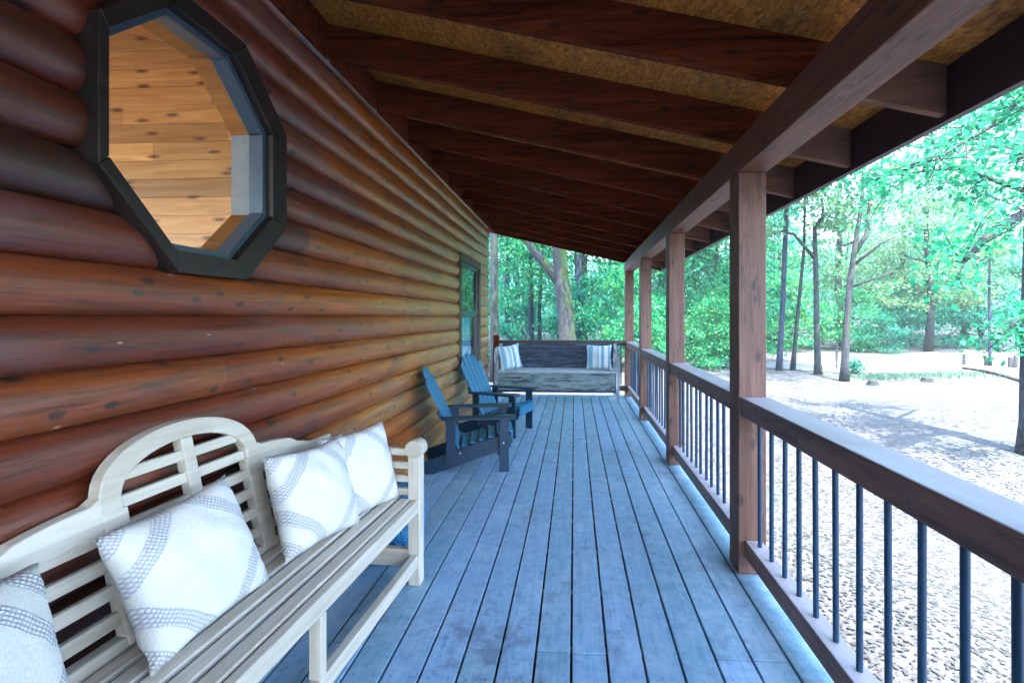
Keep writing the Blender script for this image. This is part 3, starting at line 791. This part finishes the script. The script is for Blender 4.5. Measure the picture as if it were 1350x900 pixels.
# ------------------------------------------------------------------ adirondack chairs
def make_chair(label):
    r = tag(empty('adirondack_chair'), label, 'chair', 'blue adirondack chairs by the log wall')
    W = .245
    for s in (-1, 1):
        m = MB(); m.prism([(.055,.205),(.075,.285),(.04,.325),(-.20,.265),(-.70,.10),(-.76,.012),(-.72,0),(-.60,.0),(-.20,.125),(.0,.185)], lambda a, b, t: (a, s*(W-.03)+t, b), -.011, .011)
        st = m.build('stringer', M['chairdark'], r, .003)
        for (sx, sz) in ((-.38,.17),(-.43,.12),(-.005,.255)):
            sc = MB(); yo = s*(W+.013) if sx > -.1 else s*(W-.018)
            sc.tube([(sx, yo, sz), (sx, yo+s*.005, sz)], [.008]*2, 8); sc.build('screw', M['screw'], st)
        m = MB(); m.box((-.042, s*W-.012 if s > 0 else s*W-.012, 0), (.042, s*W+.012, .472)); m.build('leg', M['chairdark'], r, .004)
        m = MB(); m.box((-.50, s*W-.011, .11), (-.42, s*W+.011, .472)); m.build('arm_post', M['chairdark'], r, .004)
        m = MB(); m.prism([(-.54,.045),(-.52,.02),(-.1,.005),(.07,-.01),(.095,.02),(.095,.10),(.07,.13),(-.1,.125),(-.50,.10),(-.54,.08)], lambda a, b, t: (a, s*(W-.035+b), .473+t), 0, .022)
        m.build('armrest', M['chairdark'], r, .004)
    m = MB()
    sl = [(.058,.262,.30), (.010,.318,-.08)]
    nsl = 6
    for k in range(nsl):
        x0 = .050-k*.078; z0 = .340 - k*.0235
        m.bar((x0, -W+.045, z0), (x0, W-.045, z0), .068, .018, (.29,0,1))
    m.bar((.070, -W+.045, .285), (.070, W-.045, .285), .018, .09, (0,0,1))
    m.build('seat', M['chair'], r, .004)
    # back slats fan out a little, tops rounded
    m = MB(); base = Vector((-.385, 0, .185)); tv = Vector((-.375, 0, .80)).normalized(); nv = Vector((tv.z, 0, -tv.x))
    ns = 5
    for k in range(ns):
        q = (k-(ns-1)/2); y0 = q*.084; y1 = q*.100; L = .80-.030*q*q
        w0, w1 = .038, .0455
        pts = [(y0-w0, 0), (y0+w0, 0), (y1+w1, L-.03), (y1+w1*.6, L-.006), (y1, L), (y1-w1*.6, L-.006), (y1-w1, L-.03)]
        m.prism(pts, lambda a, b, t: tuple(base+tv*b+Vector((0,1,0))*a+nv*t), -.009, .009)
    m.build('backrest', M['chair'], r, .003)
    m = MB()
    for L, hw in ((.10,.20), (.36,.235), (.62,.21)):
        c = base+tv*L-nv*.021; m.bar(c-Vector((0,hw,0)), c+Vector((0,hw,0)), .024, .06, tv)
    m.build('back_brace', M['chairdark'], r, .003)
    return r
ch = make_chair('navy and blue adirondack chair nearer the white bench, seen side on'); ch.location = (-.66, 4.235, .001); ch.rotation_euler.z = R(11)
c2 = copy_tree(ch); c2.location = (-.62, 5.33, .001); c2.rotation_euler.z = R(-17); c2['label'] = 'blue adirondack chair below the sash window, its slatted back turned to view'

# ------------------------------------------------------------------ worn settle bench at the end of the porch
se = tag(empty('settle_bench', (-.28, 7.50, 0)), 'worn dark blue wooden settle with boxed front standing across the end of the porch', 'bench')
XL, XR = -.965, .965; FY, BY = -.23, .27
for s, xx in ((-1, XL), (1, XR)):
    m = MB(); m.prism([(xx-.028,0),(xx+.028,0),(xx+.024,.25),(xx+.034,.5),(xx+.028,.78),(xx+.012,.86),(xx-.02,.865),(xx-.03,.80),(xx-.024,.5),(xx-.034,.25)], lambda a, b, t: (a, FY+t, b), -.028, .028)
    m.build('leg', M['postdist'], se, .004)
    m = MB(); m.box((xx-.028, BY-.03, 0), (xx+.028, BY+.02, .90)); m.build('leg', M['postdist'], se, .004)
    m = MB(); m.prism([(FY+.03,.70),(BY-.031,.80),(BY-.031,.84),(FY+.03,.80)], lambda a, b, t: (xx+t, a, b), -.02, .02); m.build('armrest', M['postdist'], se, .004)
    m = MB(); m.prism([(FY+.03,.17),(BY-.031,.17),(BY-.031,.47),(FY+.03,.47)], lambda a, b, t: (xx+t, a, b), -.012, .012)
    m.build('end_panel', M['greydist'], se, .004)
m = MB(); m.box((XL+.03, FY-.035, .465), (XR-.03, BY-.05, .497)); m.build('seat', M['seatdist'], se, .005)
m = MB(); m.box((XL+.03, FY-.012, .19), (XR-.03, FY+.010, .463)); m.build('front_panel', M['greydist'], se, .003)
m = MB(); m.box((XL+.03, FY-.014, .158), (XR-.03, FY+.014, .188)); m.build('bottom_rail', M['bluedist'], se, .003)
m = MB()
for k, (za, zb_) in enumerate(((.50,.635), (.638,.775), (.778,.905))): m.box((XL+.03, BY-.048+k*.012, za), (XR-.03, BY-.026+k*.012, zb_))
m.build('backrest', M['bluedist'], se, .004)
for (x, y, z, nrm, up, lab, sd) in ((-1.05, 7.44, .695, (.75,-1,.25), (-.30,.22,1), 'blue and cream striped cushion tilted at the left end of the worn settle', 11),
                                   (.40, 7.47, .70, (-.05,-1,.25), (.02,.25,1), 'blue and cream striped cushion upright at the right end of the worn settle', 12)):
    o = bpy.data.objects.new('cushion', cushion_mesh('cushion', .41, .13, M['stripe'], sd, 18)); COL.objects.link(o)
    place(o, (x, y, z), nrm, up); tag(o, lab, 'cushion', 'striped cushions on the worn settle')

# ------------------------------------------------------------------ ground
gm = MB(); N = 60
def gh(x, y):
    h = GZ + .03*noise.noise(Vector((x*.25, y*.25, 0)))
    r = math.hypot(x, y)
    if r > 30: h += (r-30)*.035
    return h if r > 9 else GZ + .02*noise.noise(Vector((x*.4, y*.4, 0)))
g1 = [-260,-180,-120,-80,-55]+[-40+2.0*k for k in range(41)]+[44,50,60,80,120,180,260]
for yv in g1:
    for xv in g1: gm.v.append((xv, yv+8, gh(xv, yv+8)))
nn = len(g1)
for i in range(nn-1):
    for k in range(nn-1): gm.f.append((i*nn+k, i*nn+k+1, (i+1)*nn+k+1, (i+1)*nn+k)); gm.t.append(.5)
tag(gm.build('ground', M['ground'], None, smooth=True), 'pale gravel ground strewn with leaf litter', 'ground', kind='structure')
# driveway sheet
dm = MB(); P = [(1.5,21.5),(6.5,19.4),(11.2,19.6),(16.4,23.8),(26.8,29.5),(40,36),(40,26),(24,20.5),(16.9,17.6),(12.5,15.6),(8.8,15.6),(6.5,17.2),(1.5,18.6)]
xs = [1.5+.9*k for k in range(43)]
def edge(P, x):
    for (a, b), (c, e) in zip(P, P[1:]):
        if a <= x <= c: return b+(e-b)*(x-a)/(c-a)
    return P[-1][1]
top = P[:6]; bot = P[6:][::-1]
for xv in xs:
    for q in range(9):
        ya, yb = edge(bot, xv), edge(top, xv); y = ya+(yb-ya)*q/8; dm.v.append((xv, y, gh(xv, y)+.02))
for i in range(len(xs)-1):
    for q in range(8): dm.f.append((i*9+q, (i+1)*9+q, (i+1)*9+q+1, i*9+q+1)); dm.t.append(.5)
tag(dm.build('driveway', M['drive'], None, smooth=True), 'pale gravel driveway curving past the trees', 'driveway', kind='structure')
hm = MB()
for k in range(41):
    a = R(-100+5*k); 
    for r_, z in ((95, 2), (120, 13), (150, 20)): hm.v.append((math.sin(a)*r_, math.cos(a)*r_, z+2*math.sin(k*1.7)*(r_ > 100)))
for k in range(40):
    for q in range(2): hm.f.append((k*3+q, (k+1)*3+q, (k+1)*3+q+1, k*3+q+1)); hm.t.append(.5)
tag(hm.build('hills', M['hill'], None, smooth=True), 'dark wooded hills far behind the trees', 'hills', kind='structure')

# leaf litter, stuff
def cards(mb, pts, size, flat=.5, rg=random, asp=1.7):
    for p in pts:
        nrm = Vector((rg.gauss(0,1), rg.gauss(0,1), rg.gauss(0,1)+flat)).normalized()
        t = nrm.orthogonal().normalized(); t = Matrix.Rotation(rg.uniform(0,6.283), 3, nrm) @ t; b = nrm.cross(t)
        s_ = size*rg.uniform(.6,1.35); u = t*s_*.5*asp**.5; w = b*s_*.5/asp**.5
        p = Vector(p); i0 = len(mb.v)
        mb.v += [tuple(p-u), tuple(p+w-u*.1), tuple(p+u), tuple(p-w-u*.1)]; mb.f.append((i0,i0+1,i0+2,i0+3)); mb.t.append(.5)
lm = MB(); rg = random.Random(5); pts = []
for k in range(60000):
    r_ = 1.2+rg.random()**2.0*17; a = R(rg.uniform(-14, 88)); x, y = math.sin(a)*r_, math.cos(a)*r_
    if x < 1.3 and y < 8.4: continue
    pts.append((x, y, gh(x, y)+.006))
cards(lm, pts, .027, 14.0, rg)
tag(lm.build('fallen_leaves', M['litter'], None, fix=False), 'dry fallen leaves scattered over the gravel', 'leaf litter', kind='stuff')
gg = MB(); pts = []
for k in range(1300):
    x = rg.uniform(8.4, 13.0); y = 14.4+(x-8.4)*.25+rg.gauss(0,.35)
    h = rg.uniform(.05,.16); a = rg.uniform(0,6.28); z = gh(x,y)
    gg.quad([(x-.02*math.cos(a), y-.02*math.sin(a), z), (x+.02*math.cos(a), y+.02*math.sin(a), z), (x+rg.gauss(0,.03), y+rg.gauss(0,.03), z+h)])
tag(gg.build('grass', M['grass'], None, fix=False), 'thin strip of young green grass at the edge of the driveway', 'grass', kind='stuff')

# ------------------------------------------------------------------ trees
def crown_mesh(name, mat, seed, R0, z0, z1, clumps, leaves, size, spread=.5, shape=1.0):
    rg = random.Random(seed); mb = MB(); pts = []
    for c in range(clumps):
        f = rg.random(); z = z0+(z1-z0)*f
        rad = R0*(math.sin(math.pi*min(1, (.12+.88*f)**.8))**.6)*shape
        a = rg.uniform(0, 6.283); q = rg.random()**.5*rad
        cx, cy = math.cos(a)*q, math.sin(a)*q
        s_ = spread*rg.uniform(.6, 1.5); k = int(leaves*rg.uniform(.5,1.5))
        for _ in range(k): pts.append((cx+rg.gauss(0,s_), cy+rg.gauss(0,s_), z+rg.gauss(0,s_*.45)))
    cards(mb, pts, size, .8, rg)
    return mb.mesh(name, mat, False, False)
CROWN = {
 'tall': [crown_mesh('crown', M['leaf'], 31+k, 3.3, 2.6, 14, 80, 120, .135, .47) for k in range(2)],
 'blue': [crown_mesh('crown', M['leafblue'], 41+k, 3.4, 2.2, 13, 80, 120, .14, .47) for k in range(2)],
 'pale': [crown_mesh('crown', M['leafpale'], 51, 3.0, 2.2, 8.5, 60, 120, .12, .40)],
 'shrub': [crown_mesh('crown', M['leaf'], 61, 1.5, .1, 3.4, 42, 130, .095, .30), crown_mesh('crown', M['leafblue'], 62, 1.6, .1, 3.0, 42, 130, .095, .30)],
}
def trunk_mb(pts, rads, limbs=6, rg=random, n=9):
    mb = MB(); mb.tube(pts, rads, n, .06)
    return mb
def limbed(mb, h, r, rg, k=7, zlo=.35):
    for _ in range(k):
        z = h*rg.uniform(zlo, .92); a = rg.uniform(0, 6.28); L = rg.uniform(1.0, 2.6)
        p = Vector((0,0,z)); pts = [p]; d_ = Vector((math.cos(a), math.sin(a), rg.uniform(.1,.8)))
        for q in range(4): p = p+d_*L/4; d_ += Vector((rg.gauss(0,.22), rg.gauss(0,.22), rg.gauss(.05,.18))); pts.append(p.copy())
        mb.tube(pts, [r*.42*(1-.2*q) for q in range(5)], 6, .05)
def std_trunk(seed, h, r, mat):
    rg = random.Random(seed); pts = []; x = y = 0
    for k in range(10):
        pts.append((x, y, h*k/9)); x += rg.gauss(0,.07); y += rg.gauss(0,.07)
    rads = [r*(1.35 if k == 0 else 1.05-.85*k/9.5) for k in range(10)]
    mb = MB(); mb.tube(pts, rads, 9, .05); limbed(mb, h, r, rg)
    return mb.mesh('trunk', mat, True)
TRUNK = {'a': std_trunk(1, 13, .17, M['bark']), 'b': std_trunk(2, 12, .12, M['barkblue']), 'c': std_trunk(3, 14, .21, M['bark']), 's': std_trunk(4, 3, .03, M['bark'])}
def obj_part(name, me, parent, loc=(0,0,0), scale=(1,1,1), rz=0):
    o = bpy.data.objects.new(name, me); COL.objects.link(o); o.parent = parent; o.location = loc; o.scale = scale; o.rotation_euler.z = rz; return o
def tree(name, x, y, tk, ck, label, group, s=1.0, cs=1.0, rg=random):
    t = tag(empty(name, (x, y, gh(x, y)-.04), rg.uniform(0,6.28)), label, 'shrub' if ck == 'shrub' else 'tree', group)
    obj_part('trunk' if ck != 'shrub' else 'stem', TRUNK[tk], t, scale=(s,s,s))
    obj_part('crown' if ck != 'shrub' else 'foliage', rg.choice(CROWN[ck]), t, scale=(s*cs, s*cs, s), rz=rg.uniform(0,6.28))
    return t
rg = random.Random(17)
# hand placed trunks whose course the photo shows
def named_tree(label, base, path, rads, mat, crown=None, cz=0, cs=1.0, limbs=(), group=None, ckind='tall'):
    b = Vector((base[0], base[1], gh(*base)-.05)); t = tag(empty('tree', b), label, 'tree', group)
    mb = MB(); pts = [Vector((0,0,0))]+[Vector(p)-b for p in path]
    # subdivide for a natural wander
    P = []; Q = []
    for i in range(len(pts)-1):
        for f in (0, .33, .66): P.append(pts[i].lerp(pts[i+1], f)); Q.append(rads[i]+(rads[i+1]-rads[i])*f)
    P.append(pts[-1]); Q.append(rads[-1]); Q[0] *= 1.3
    mb.tube(P, Q, 12, .05)
    for lp, lr in limbs: mb.tube([Vector(p)-b for p in lp], lr, 8, .05)
    mb.build('trunk', mat, t, smooth=True)
    if crown is not None: obj_part('crown', crown, t, (0,0,cz), (cs,cs,cs), rg.uniform(0,6))
    return t
fk = [at(746,410,14), at(741,375,14), at(737,330,14), at(733,290,14), at(728,200,14.3)]
lf = [at(742,380,14), at(722,352,14), at(706,334,13.9), at(694,318,13.8), at(670,285,13.6), at(640,250,13.5)]
named_tree('mossy forked tree with a leaning second stem beyond the end railing', (-.13, 14), fk, [.29,.25,.24,.21,.19,.13], M['barkmoss'], CROWN['tall'][0], 2.6, .9, [(lf, [.15,.15,.13,.11,.09,.06])])
named_tree('tall straight grey trunk just behind the mossy forked tree', (.35, 20), [at(764,400,20), at(762,330,20), at(760,240,20)], [.20,.18,.17,.12], M['barkblue'], CROWN['tall'][1], 3, 1)
named_tree('greenish trunk right beside the cabin corner, partly behind it', (-2.25, 13), [at(652,400,13), at(651,310,13), at(650,220,13)], [.14,.12,.11,.08], M['bark'], CROWN['pale'][0], 3.5, 1)
named_tree('slim bluish trunk left of the mossy forked tree', (-2.05, 22), [at(700,400,22), at(700,330,22), at(700,240,22)], [.14,.13,.12,.09], M['barkblue'], CROWN['blue'][0], 3, 1)
named_tree('slim trunk between the greenish trunk and the bluish trunk', (-3.5, 25), [at(668,400,25), at(670,330,25), at(672,240,25)], [.15,.14,.12,.09], M['barkblue'], CROWN['tall'][0], 4, 1)
named_tree('bluish straight trunk nearest the near porch post, first of the row by the drive', (7.05, 16.3), [at(1032,400,16.3), at(1036,300,16.3), at(1040,200,16.4)], [.095,.088,.078,.055], M['barkblue'], CROWN['tall'][1], 3.6, .85, [([at(1036,303,16.3), at(1015,310,16), at(990,330,15.7)], [.05,.04,.025])])
named_tree('very thin pale trunk, second of the row by the drive', (7.6, 16.5), [at(1053,400,16.5), at(1060,330,16.5), at(1062,220,16.5)], [.075,.06,.05,.035], M['bark'], CROWN['blue'][1], 4.4, .75)
named_tree('crooked grey trunk with a bent top, third of the row by the drive', (7.85, 15.3), [at(1077,440,15.3), at(1076,380,15.3), at(1074,300,15.3), at(1086,284,15.2), at(1080,240,15.2)], [.105,.09,.082,.072,.05,.04], M['bark'], CROWN['tall'][0], 3.8, .8,
   [([at(1074,340,15.3), at(1058,322,15.1), at(1046,308,15), at(1030,305,14.8)], [.06,.05,.04,.03])])
named_tree('moss footed trunk forking high up, fourth of the row and nearest the drive', (7.78, 13.75), [at(1117,420,13.75), at(1121,370,13.75), at(1128,320,13.8), at(1136,270,13.8), at(1140,200,13.9)], [.11,.088,.08,.066,.05,.035], M['barkmoss'], CROWN['pale'][0], 2.2, 1.0,
   [([at(1124,350,13.8), at(1140,338,13.6), at(1160,322,13.4), at(1180,312,13.2)], [.05,.045,.03,.02]), ([at(1126,335,13.8), at(1142,310,13.9), at(1147,270,14), at(1150,220,14)], [.07,.06,.05,.04]), ([at(1124,378,13.75), at(1150,368,13.6), at(1178,358,13.4)], [.04,.03,.02])])

# big oak at the right edge whose low boughs hang into view
ob = Vector((6.22, 6.5, gh(6.22, 6.5)-.05)); oak = tag(empty('oak_tree', ob), 'nearest oak at the right edge of the photo, low leafy boughs reaching over the yard', 'tree')
mb = MB(); tp = [Vector((0,0,0)), Vector((-.02,.02,.5)), Vector((0,.05,1.6)), Vector((.06,.1,3)), Vector((.1,.1,5)), Vector((.2,.1,8))]
mb.tube(tp, [.26,.19,.175,.16,.14,.08], 14, .04); mb.build('trunk', M['barkmoss'], oak, smooth=True)
lp = MB(); tw = []
def bough(path, r0, twigs=7, r1=.012):
    P = [Vector(p)-ob for p in path]; n_ = len(P); lp.tube(P, [r0+(r1-r0)*i/(n_-1) for i in range(n_)], 7, .05)
    for _ in range(twigs):
        i = rg.randrange(n_//3, n_); p = P[i].copy(); d_ = Vector((rg.gauss(-.2,.7), rg.gauss(0,.7), rg.gauss(-.05,.35))).normalized(); q = [p]
        L = rg.uniform(.35, .95)
        for s_ in range(3): p = p+d_*L/3; d_ += Vector((rg.gauss(0,.25), rg.gauss(0,.25), rg.gauss(0,.2))); q.append(p.copy())
        lp.tube(q, [.011,.009,.007,.004], 5); tw.extend(q[1:])
    tw.extend(P[n_//3:])
bough([tp[3]+ob, at(1420,245,6.3), at(1350,282,6.1), at(1322,296,6.0), at(1300,312,5.9), at(1285,330,5.8), at(1270,345,5.7)], .085, 6, .03)
bough([tp[3]+ob, at(1420,290,6.4), at(1350,252,6.6), at(1300,234,6.8), at(1262,222,7.0), at(1215,226,7.2), at(1170,232,7.3)], .045, 12)
bough([tp[4]+ob, at(1440,40,6.4), at(1372,90,6.4), at(1345,128,6.4), at(1320,160,6.4), at(1275,185,6.4), at(1235,210,6.5), at(1190,225,6.6)], .045, 16)
bough([tp[4]+ob, at(1400,120,7.4), at(1340,150,7.6), at(1290,165,7.8), at(1240,190,8), at(1180,240,8.2)], .04, 16)
bough([tp[4]+ob, at(1420,170,5.6), at(1370,200,5.5), at(1330,215,5.4)], .03, 8)
bough([tp[2]+Vector((0,0,1))+ob, at(1420,380,6.2), at(1370,400,6), at(1345,420,5.9), at(1330,430,5.8)], .03, 8)
lp.build('bough', M['barkmoss'], oak, smooth=True)
lv = MB(); pts = []
for p in tw:
    for _ in range(rg.randrange(12, 28)): pts.append((p.x+rg.gauss(0,.15), p.y+rg.gauss(0,.15), p.z+rg.gauss(0,.10)))
cards(lv, pts, .072, 1.2, rg)
lv.build('foliage', M['leafnear'], oak, fix=False)
uc = MB(); pts = []
for _ in range(44):
    a = rg.uniform(0,6.28); q = 1.0+rg.random()*3.4; c = Vector((math.cos(a)*q+.6, math.sin(a)*q, rg.uniform(5.4, 9)))
    for _ in range(70): pts.append((c.x+rg.gauss(0,.45), c.y+rg.gauss(0,.45), c.z+rg.gauss(0,.25)))
cards(uc, pts, .075, .8, rg); uc.build('crown', M['leafnear'], oak, fix=False)

# woodland behind, scattered by zone
placed = []
def zone(count, inside, spec, sep=2.2):
    k = 0; tries = 0
    while k < count and tries < 6000:
        tries += 1; x, y = inside()
        if any((x-a)**2+(y-b)**2 < sep*sep for a, b in placed): continue
        placed.append((x, y)); spec(x, y, k); k += 1
def polar(a0, a1, r0, r1):
    def f():
        a = R(rg.uniform(a0, a1)); r_ = math.sqrt(rg.uniform(r0*r0, r1*r1)); return math.sin(a)*r_, math.cos(a)*r_
    return f
def L1(x, y, k): tree('tree', x, y, rg.choice('abc'), rg.choice(('tall','tall','blue')), 'leafy tree of the wood seen past the end railing, behind the mossy forked tree', 'woodland trees behind the end railing', rg.uniform(.8,1.15), 1, rg)
def L2(x, y, k): tree('tree', x, y, rg.choice('abc'), rg.choice(('tall','blue')), 'leafy tree of the wood seen between the porch posts', 'woodland trees seen between the porch posts', rg.uniform(.8,1.15), 1, rg)
def L3(x, y, k): tree('tree', x, y, rg.choice('abc'), rg.choice(('blue','tall','pale')), 'bluish green tree standing at the wood edge on the far side of the driveway', 'trees across the driveway', rg.uniform(.8,1.12), 1, rg)
zone(9, polar(-14, 4, 19, 40), L1)
zone(10, polar(7, 19.5, 17, 38), L2)
zone(22, polar(21, 70, 31, 46), L3, 2.6)
def S1(x, y, k): tree('shrub', x, y, 's', 'shrub', 'low leafy shrub in the wood behind the end railing', 'undergrowth shrubs behind the end railing', rg.uniform(.7,1.2), 1, rg)
def S2(x, y, k): tree('shrub', x, y, 's', 'shrub', 'low leafy shrub filling the wood seen between the porch posts', 'undergrowth shrubs seen between the porch posts', rg.uniform(.7,1.2), 1, rg)
def S3(x, y, k): tree('shrub', x, y, 's', 'shrub', 'low leafy shrub at the wood edge across the driveway', 'undergrowth shrubs across the driveway', rg.uniform(.7,1.3), 1, rg)
zone(7, polar(-13, 3, 17, 34), S1, 1.6)
zone(9, polar(6, 20, 15.5, 30), S2, 1.6)
zone(14, polar(22, 70, 28.5, 34), S3, 1.5)

# far wood as one mass
fw = MB(); pts = []
for _ in range(900):
    a = R(rg.uniform(-40, 75)); r_ = rg.uniform(46, 70); z = GZ+(r_-30)*.035+rg.random()**1.4*8.5
    c = Vector((math.sin(a)*r_, math.cos(a)*r_, z))
    for _ in range(38): pts.append((c.x+rg.gauss(0,1.1), c.y+rg.gauss(0,1.1), c.z+rg.gauss(0,.6)))
cards(fw, pts, .42, .8, rg)
tag(fw.build('far_woods', M['leafblue'], None, fix=False), 'hazy blue green mass of far woodland', 'woodland', kind='stuff')

# ------------------------------------------------------------------ small things in the yard
def post_thing(u, v, Y, h, r, label, lean=0):
    p = at(u, v, Y); o = MB(); o.tube([(0,0,-.05),(0,0,h*.5),(lean,0,h*.96),(lean,0,h)], [r,r*.98,r*.94,r*.8], 10, .04)
    b = o.build('bollard', M['bollard'], None, smooth=False); b.location = (p.x, p.y, gh(p.x, p.y)); tag(b, label, 'bollard', 'short wooden posts around the drive island')
post_thing(1271,481,18.5,.42,.055,'short wooden post standing alone at the left tip of the drive island')
post_thing(1300,482,18.2,.38,.06,'short wooden post beside the thin trunk on the drive island',-.05)
post_thing(1332,485,17.5,.40,.07,'left of the two bluish posts by the right edge of the photo')
post_thing(1339,486,17.4,.46,.065,'right of the two bluish posts by the right edge of the photo')
named_tree('thin dark sapling rising from the drive island', (15.4, 18.0), [at(1305,440,18), at(1304,400,18), at(1305,330,18)], [.055,.05,.045,.03], M['barkblue'], CROWN['pale'][0], 2.6, .6)
e = MB(); ep = [at(1270,487,16.94), at(1300,491,15.9), at(1325,497,14.9), at(1350,505,13.6)]
e.tube([(p.x, p.y, gh(p.x,p.y)+.05) for p in ep], [.06]*4, 8, .06); tag(e.build('log_edging', M['bollard'], None, smooth=True), 'low log edging along the front of the drive island', 'edging')
for u, v, Y, s_, lab in ((1150,507,13.0,.13,'small dark stump right of the moss footed trunk'), (1222,503,13.7,.14,'small dark stump in the middle of the pale yard')):
    p = at(u, v, Y); m = MB(); m.tube([(0,0,-.05),(0,0,.03),(.01,0,.11)], [s_*1.5,s_*1.1,s_*.9], 12, .12); o = m.build('tree_stump', M['stump'], None); o.location = (p.x, p.y, gh(p.x,p.y)); tag(o, lab, 'stump', 'dark stumps in the yard')
p = at(1127,492,15.6); m = MB(); pts = [(rg.gauss(0,.14), rg.gauss(0,.14), .24+rg.gauss(0,.12)) for _ in range(420)]; cards(m, pts, .07, .5, rg)
bt = tag(empty('bush', (p.x, p.y, gh(p.x,p.y))), 'small round bush beside the moss footed trunk', 'bush'); m.build('foliage', M['leafblue'], bt, fix=False)
m = MB()
for k in range(5): m.tube([(0,0,-.03),(rg.gauss(0,.05),rg.gauss(0,.05),.15),(rg.gauss(0,.1),rg.gauss(0,.1),.32)], [.012,.009,.005], 5)
m.build('stem', M['bark'], bt)
p = at(1103,486,16.9); m = MB(); m.box((-.03,-.02,-.1), (.03,.02,.95)); o = m.build('marker_stake', M['bollard'], None, bevel=.004); o.location = (p.x, p.y, gh(p.x,p.y)); tag(o, 'thin wooden stake standing behind the trunks by the drive', 'stake')
for u, v, Y, s_, lab in ((1312,462,27,.9,'larger pale boulder beyond the drive under the trees'), (1290,462,28,.6,'smaller pale boulder left of the larger one beyond the drive')):
    p = at(u, v, Y); bm = bmesh.new(); bmesh.ops.create_icosphere(bm, subdivisions=3, radius=s_)
    for vv in bm.verts: vv.co *= 1+.22*noise.noise(vv.co*1.6+Vector((u,0,0))); vv.co.z *= .62
    me = bpy.data.meshes.new('boulder'); bm.to_mesh(me); bm.free(); me.materials.append(M['rock']); o = bpy.data.objects.new('boulder', me); COL.objects.link(o); o.location = (p.x, p.y, gh(p.x,p.y)+.1); tag(o, lab, 'boulder')

# ------------------------------------------------------------------ haze
hz = MB(); hz.box((-90,-30,-3), (110,120,32)); ho = hz.build('haze', [], None); tag(ho, 'thin pale haze in the summer air', 'haze', kind='stuff')
hmat = bpy.data.materials.new('summer_haze'); hmat.use_nodes = True; hn = hmat.node_tree.nodes; hn.remove(hn['Principled BSDF'])
pv = hn.new('ShaderNodeVolumePrincipled'); pv.inputs['Color'].default_value = (.80,.93,.90,1); pv.inputs['Density'].default_value = .0014; pv.inputs['Anisotropy'].default_value = .2
hmat.node_tree.links.new(pv.outputs[0], hn['Material Output'].inputs['Volume']); ho.data.materials.append(hmat)
# ------------------------------------------------------------------ light
SUN_EL, SUN_AZ = R(67), R(165)          # azimuth clockwise from +Y: behind the camera, a little to the right
w = bpy.data.worlds.new('World'); scene.world = w; w.use_nodes = True
nt = w.node_tree; bg = nt.nodes['Background']; sky = nt.nodes.new('ShaderNodeTexSky'); sky.sky_type = 'NISHITA'; sky.sun_disc = False
sky.sun_elevation = SUN_EL; sky.sun_rotation = SUN_AZ; sky.air_density = 1.0; sky.dust_density = 1.0
nt.links.new(sky.outputs[0], bg.inputs[0]); bg.inputs[1].default_value = .15
sun = bpy.data.lights.new('sun', 'SUN'); sun.energy = 2.0; sun.angle = R(.5); sun.color = (1, .97, .92)
so = bpy.data.objects.new('sun', sun); COL.objects.link(so)
sd = Vector((math.sin(SUN_AZ)*math.cos(SUN_EL), math.cos(SUN_AZ)*math.cos(SUN_EL), math.sin(SUN_EL)))
so.rotation_euler = sd.to_track_quat('Z', 'Y').to_euler()

scene.view_settings.view_transform = 'Standard'; scene.view_settings.look = 'None'
scene.view_settings.exposure = 4.05; scene.view_settings.gamma = 1
scene.render.engine = 'CYCLES'
scene.cycles.use_denoising = True
try: scene.cycles.denoiser = 'OPENIMAGEDENOISE'
except Exception: pass
scene.cycles.max_bounces = 6; scene.cycles.diffuse_bounces = 4; scene.cycles.glossy_bounces = 3; scene.cycles.transparent_max_bounces = 12
scene.cycles.use_adaptive_sampling = True; scene.cycles.adaptive_threshold = .02
scene.cycles.sample_clamp_indirect = 6
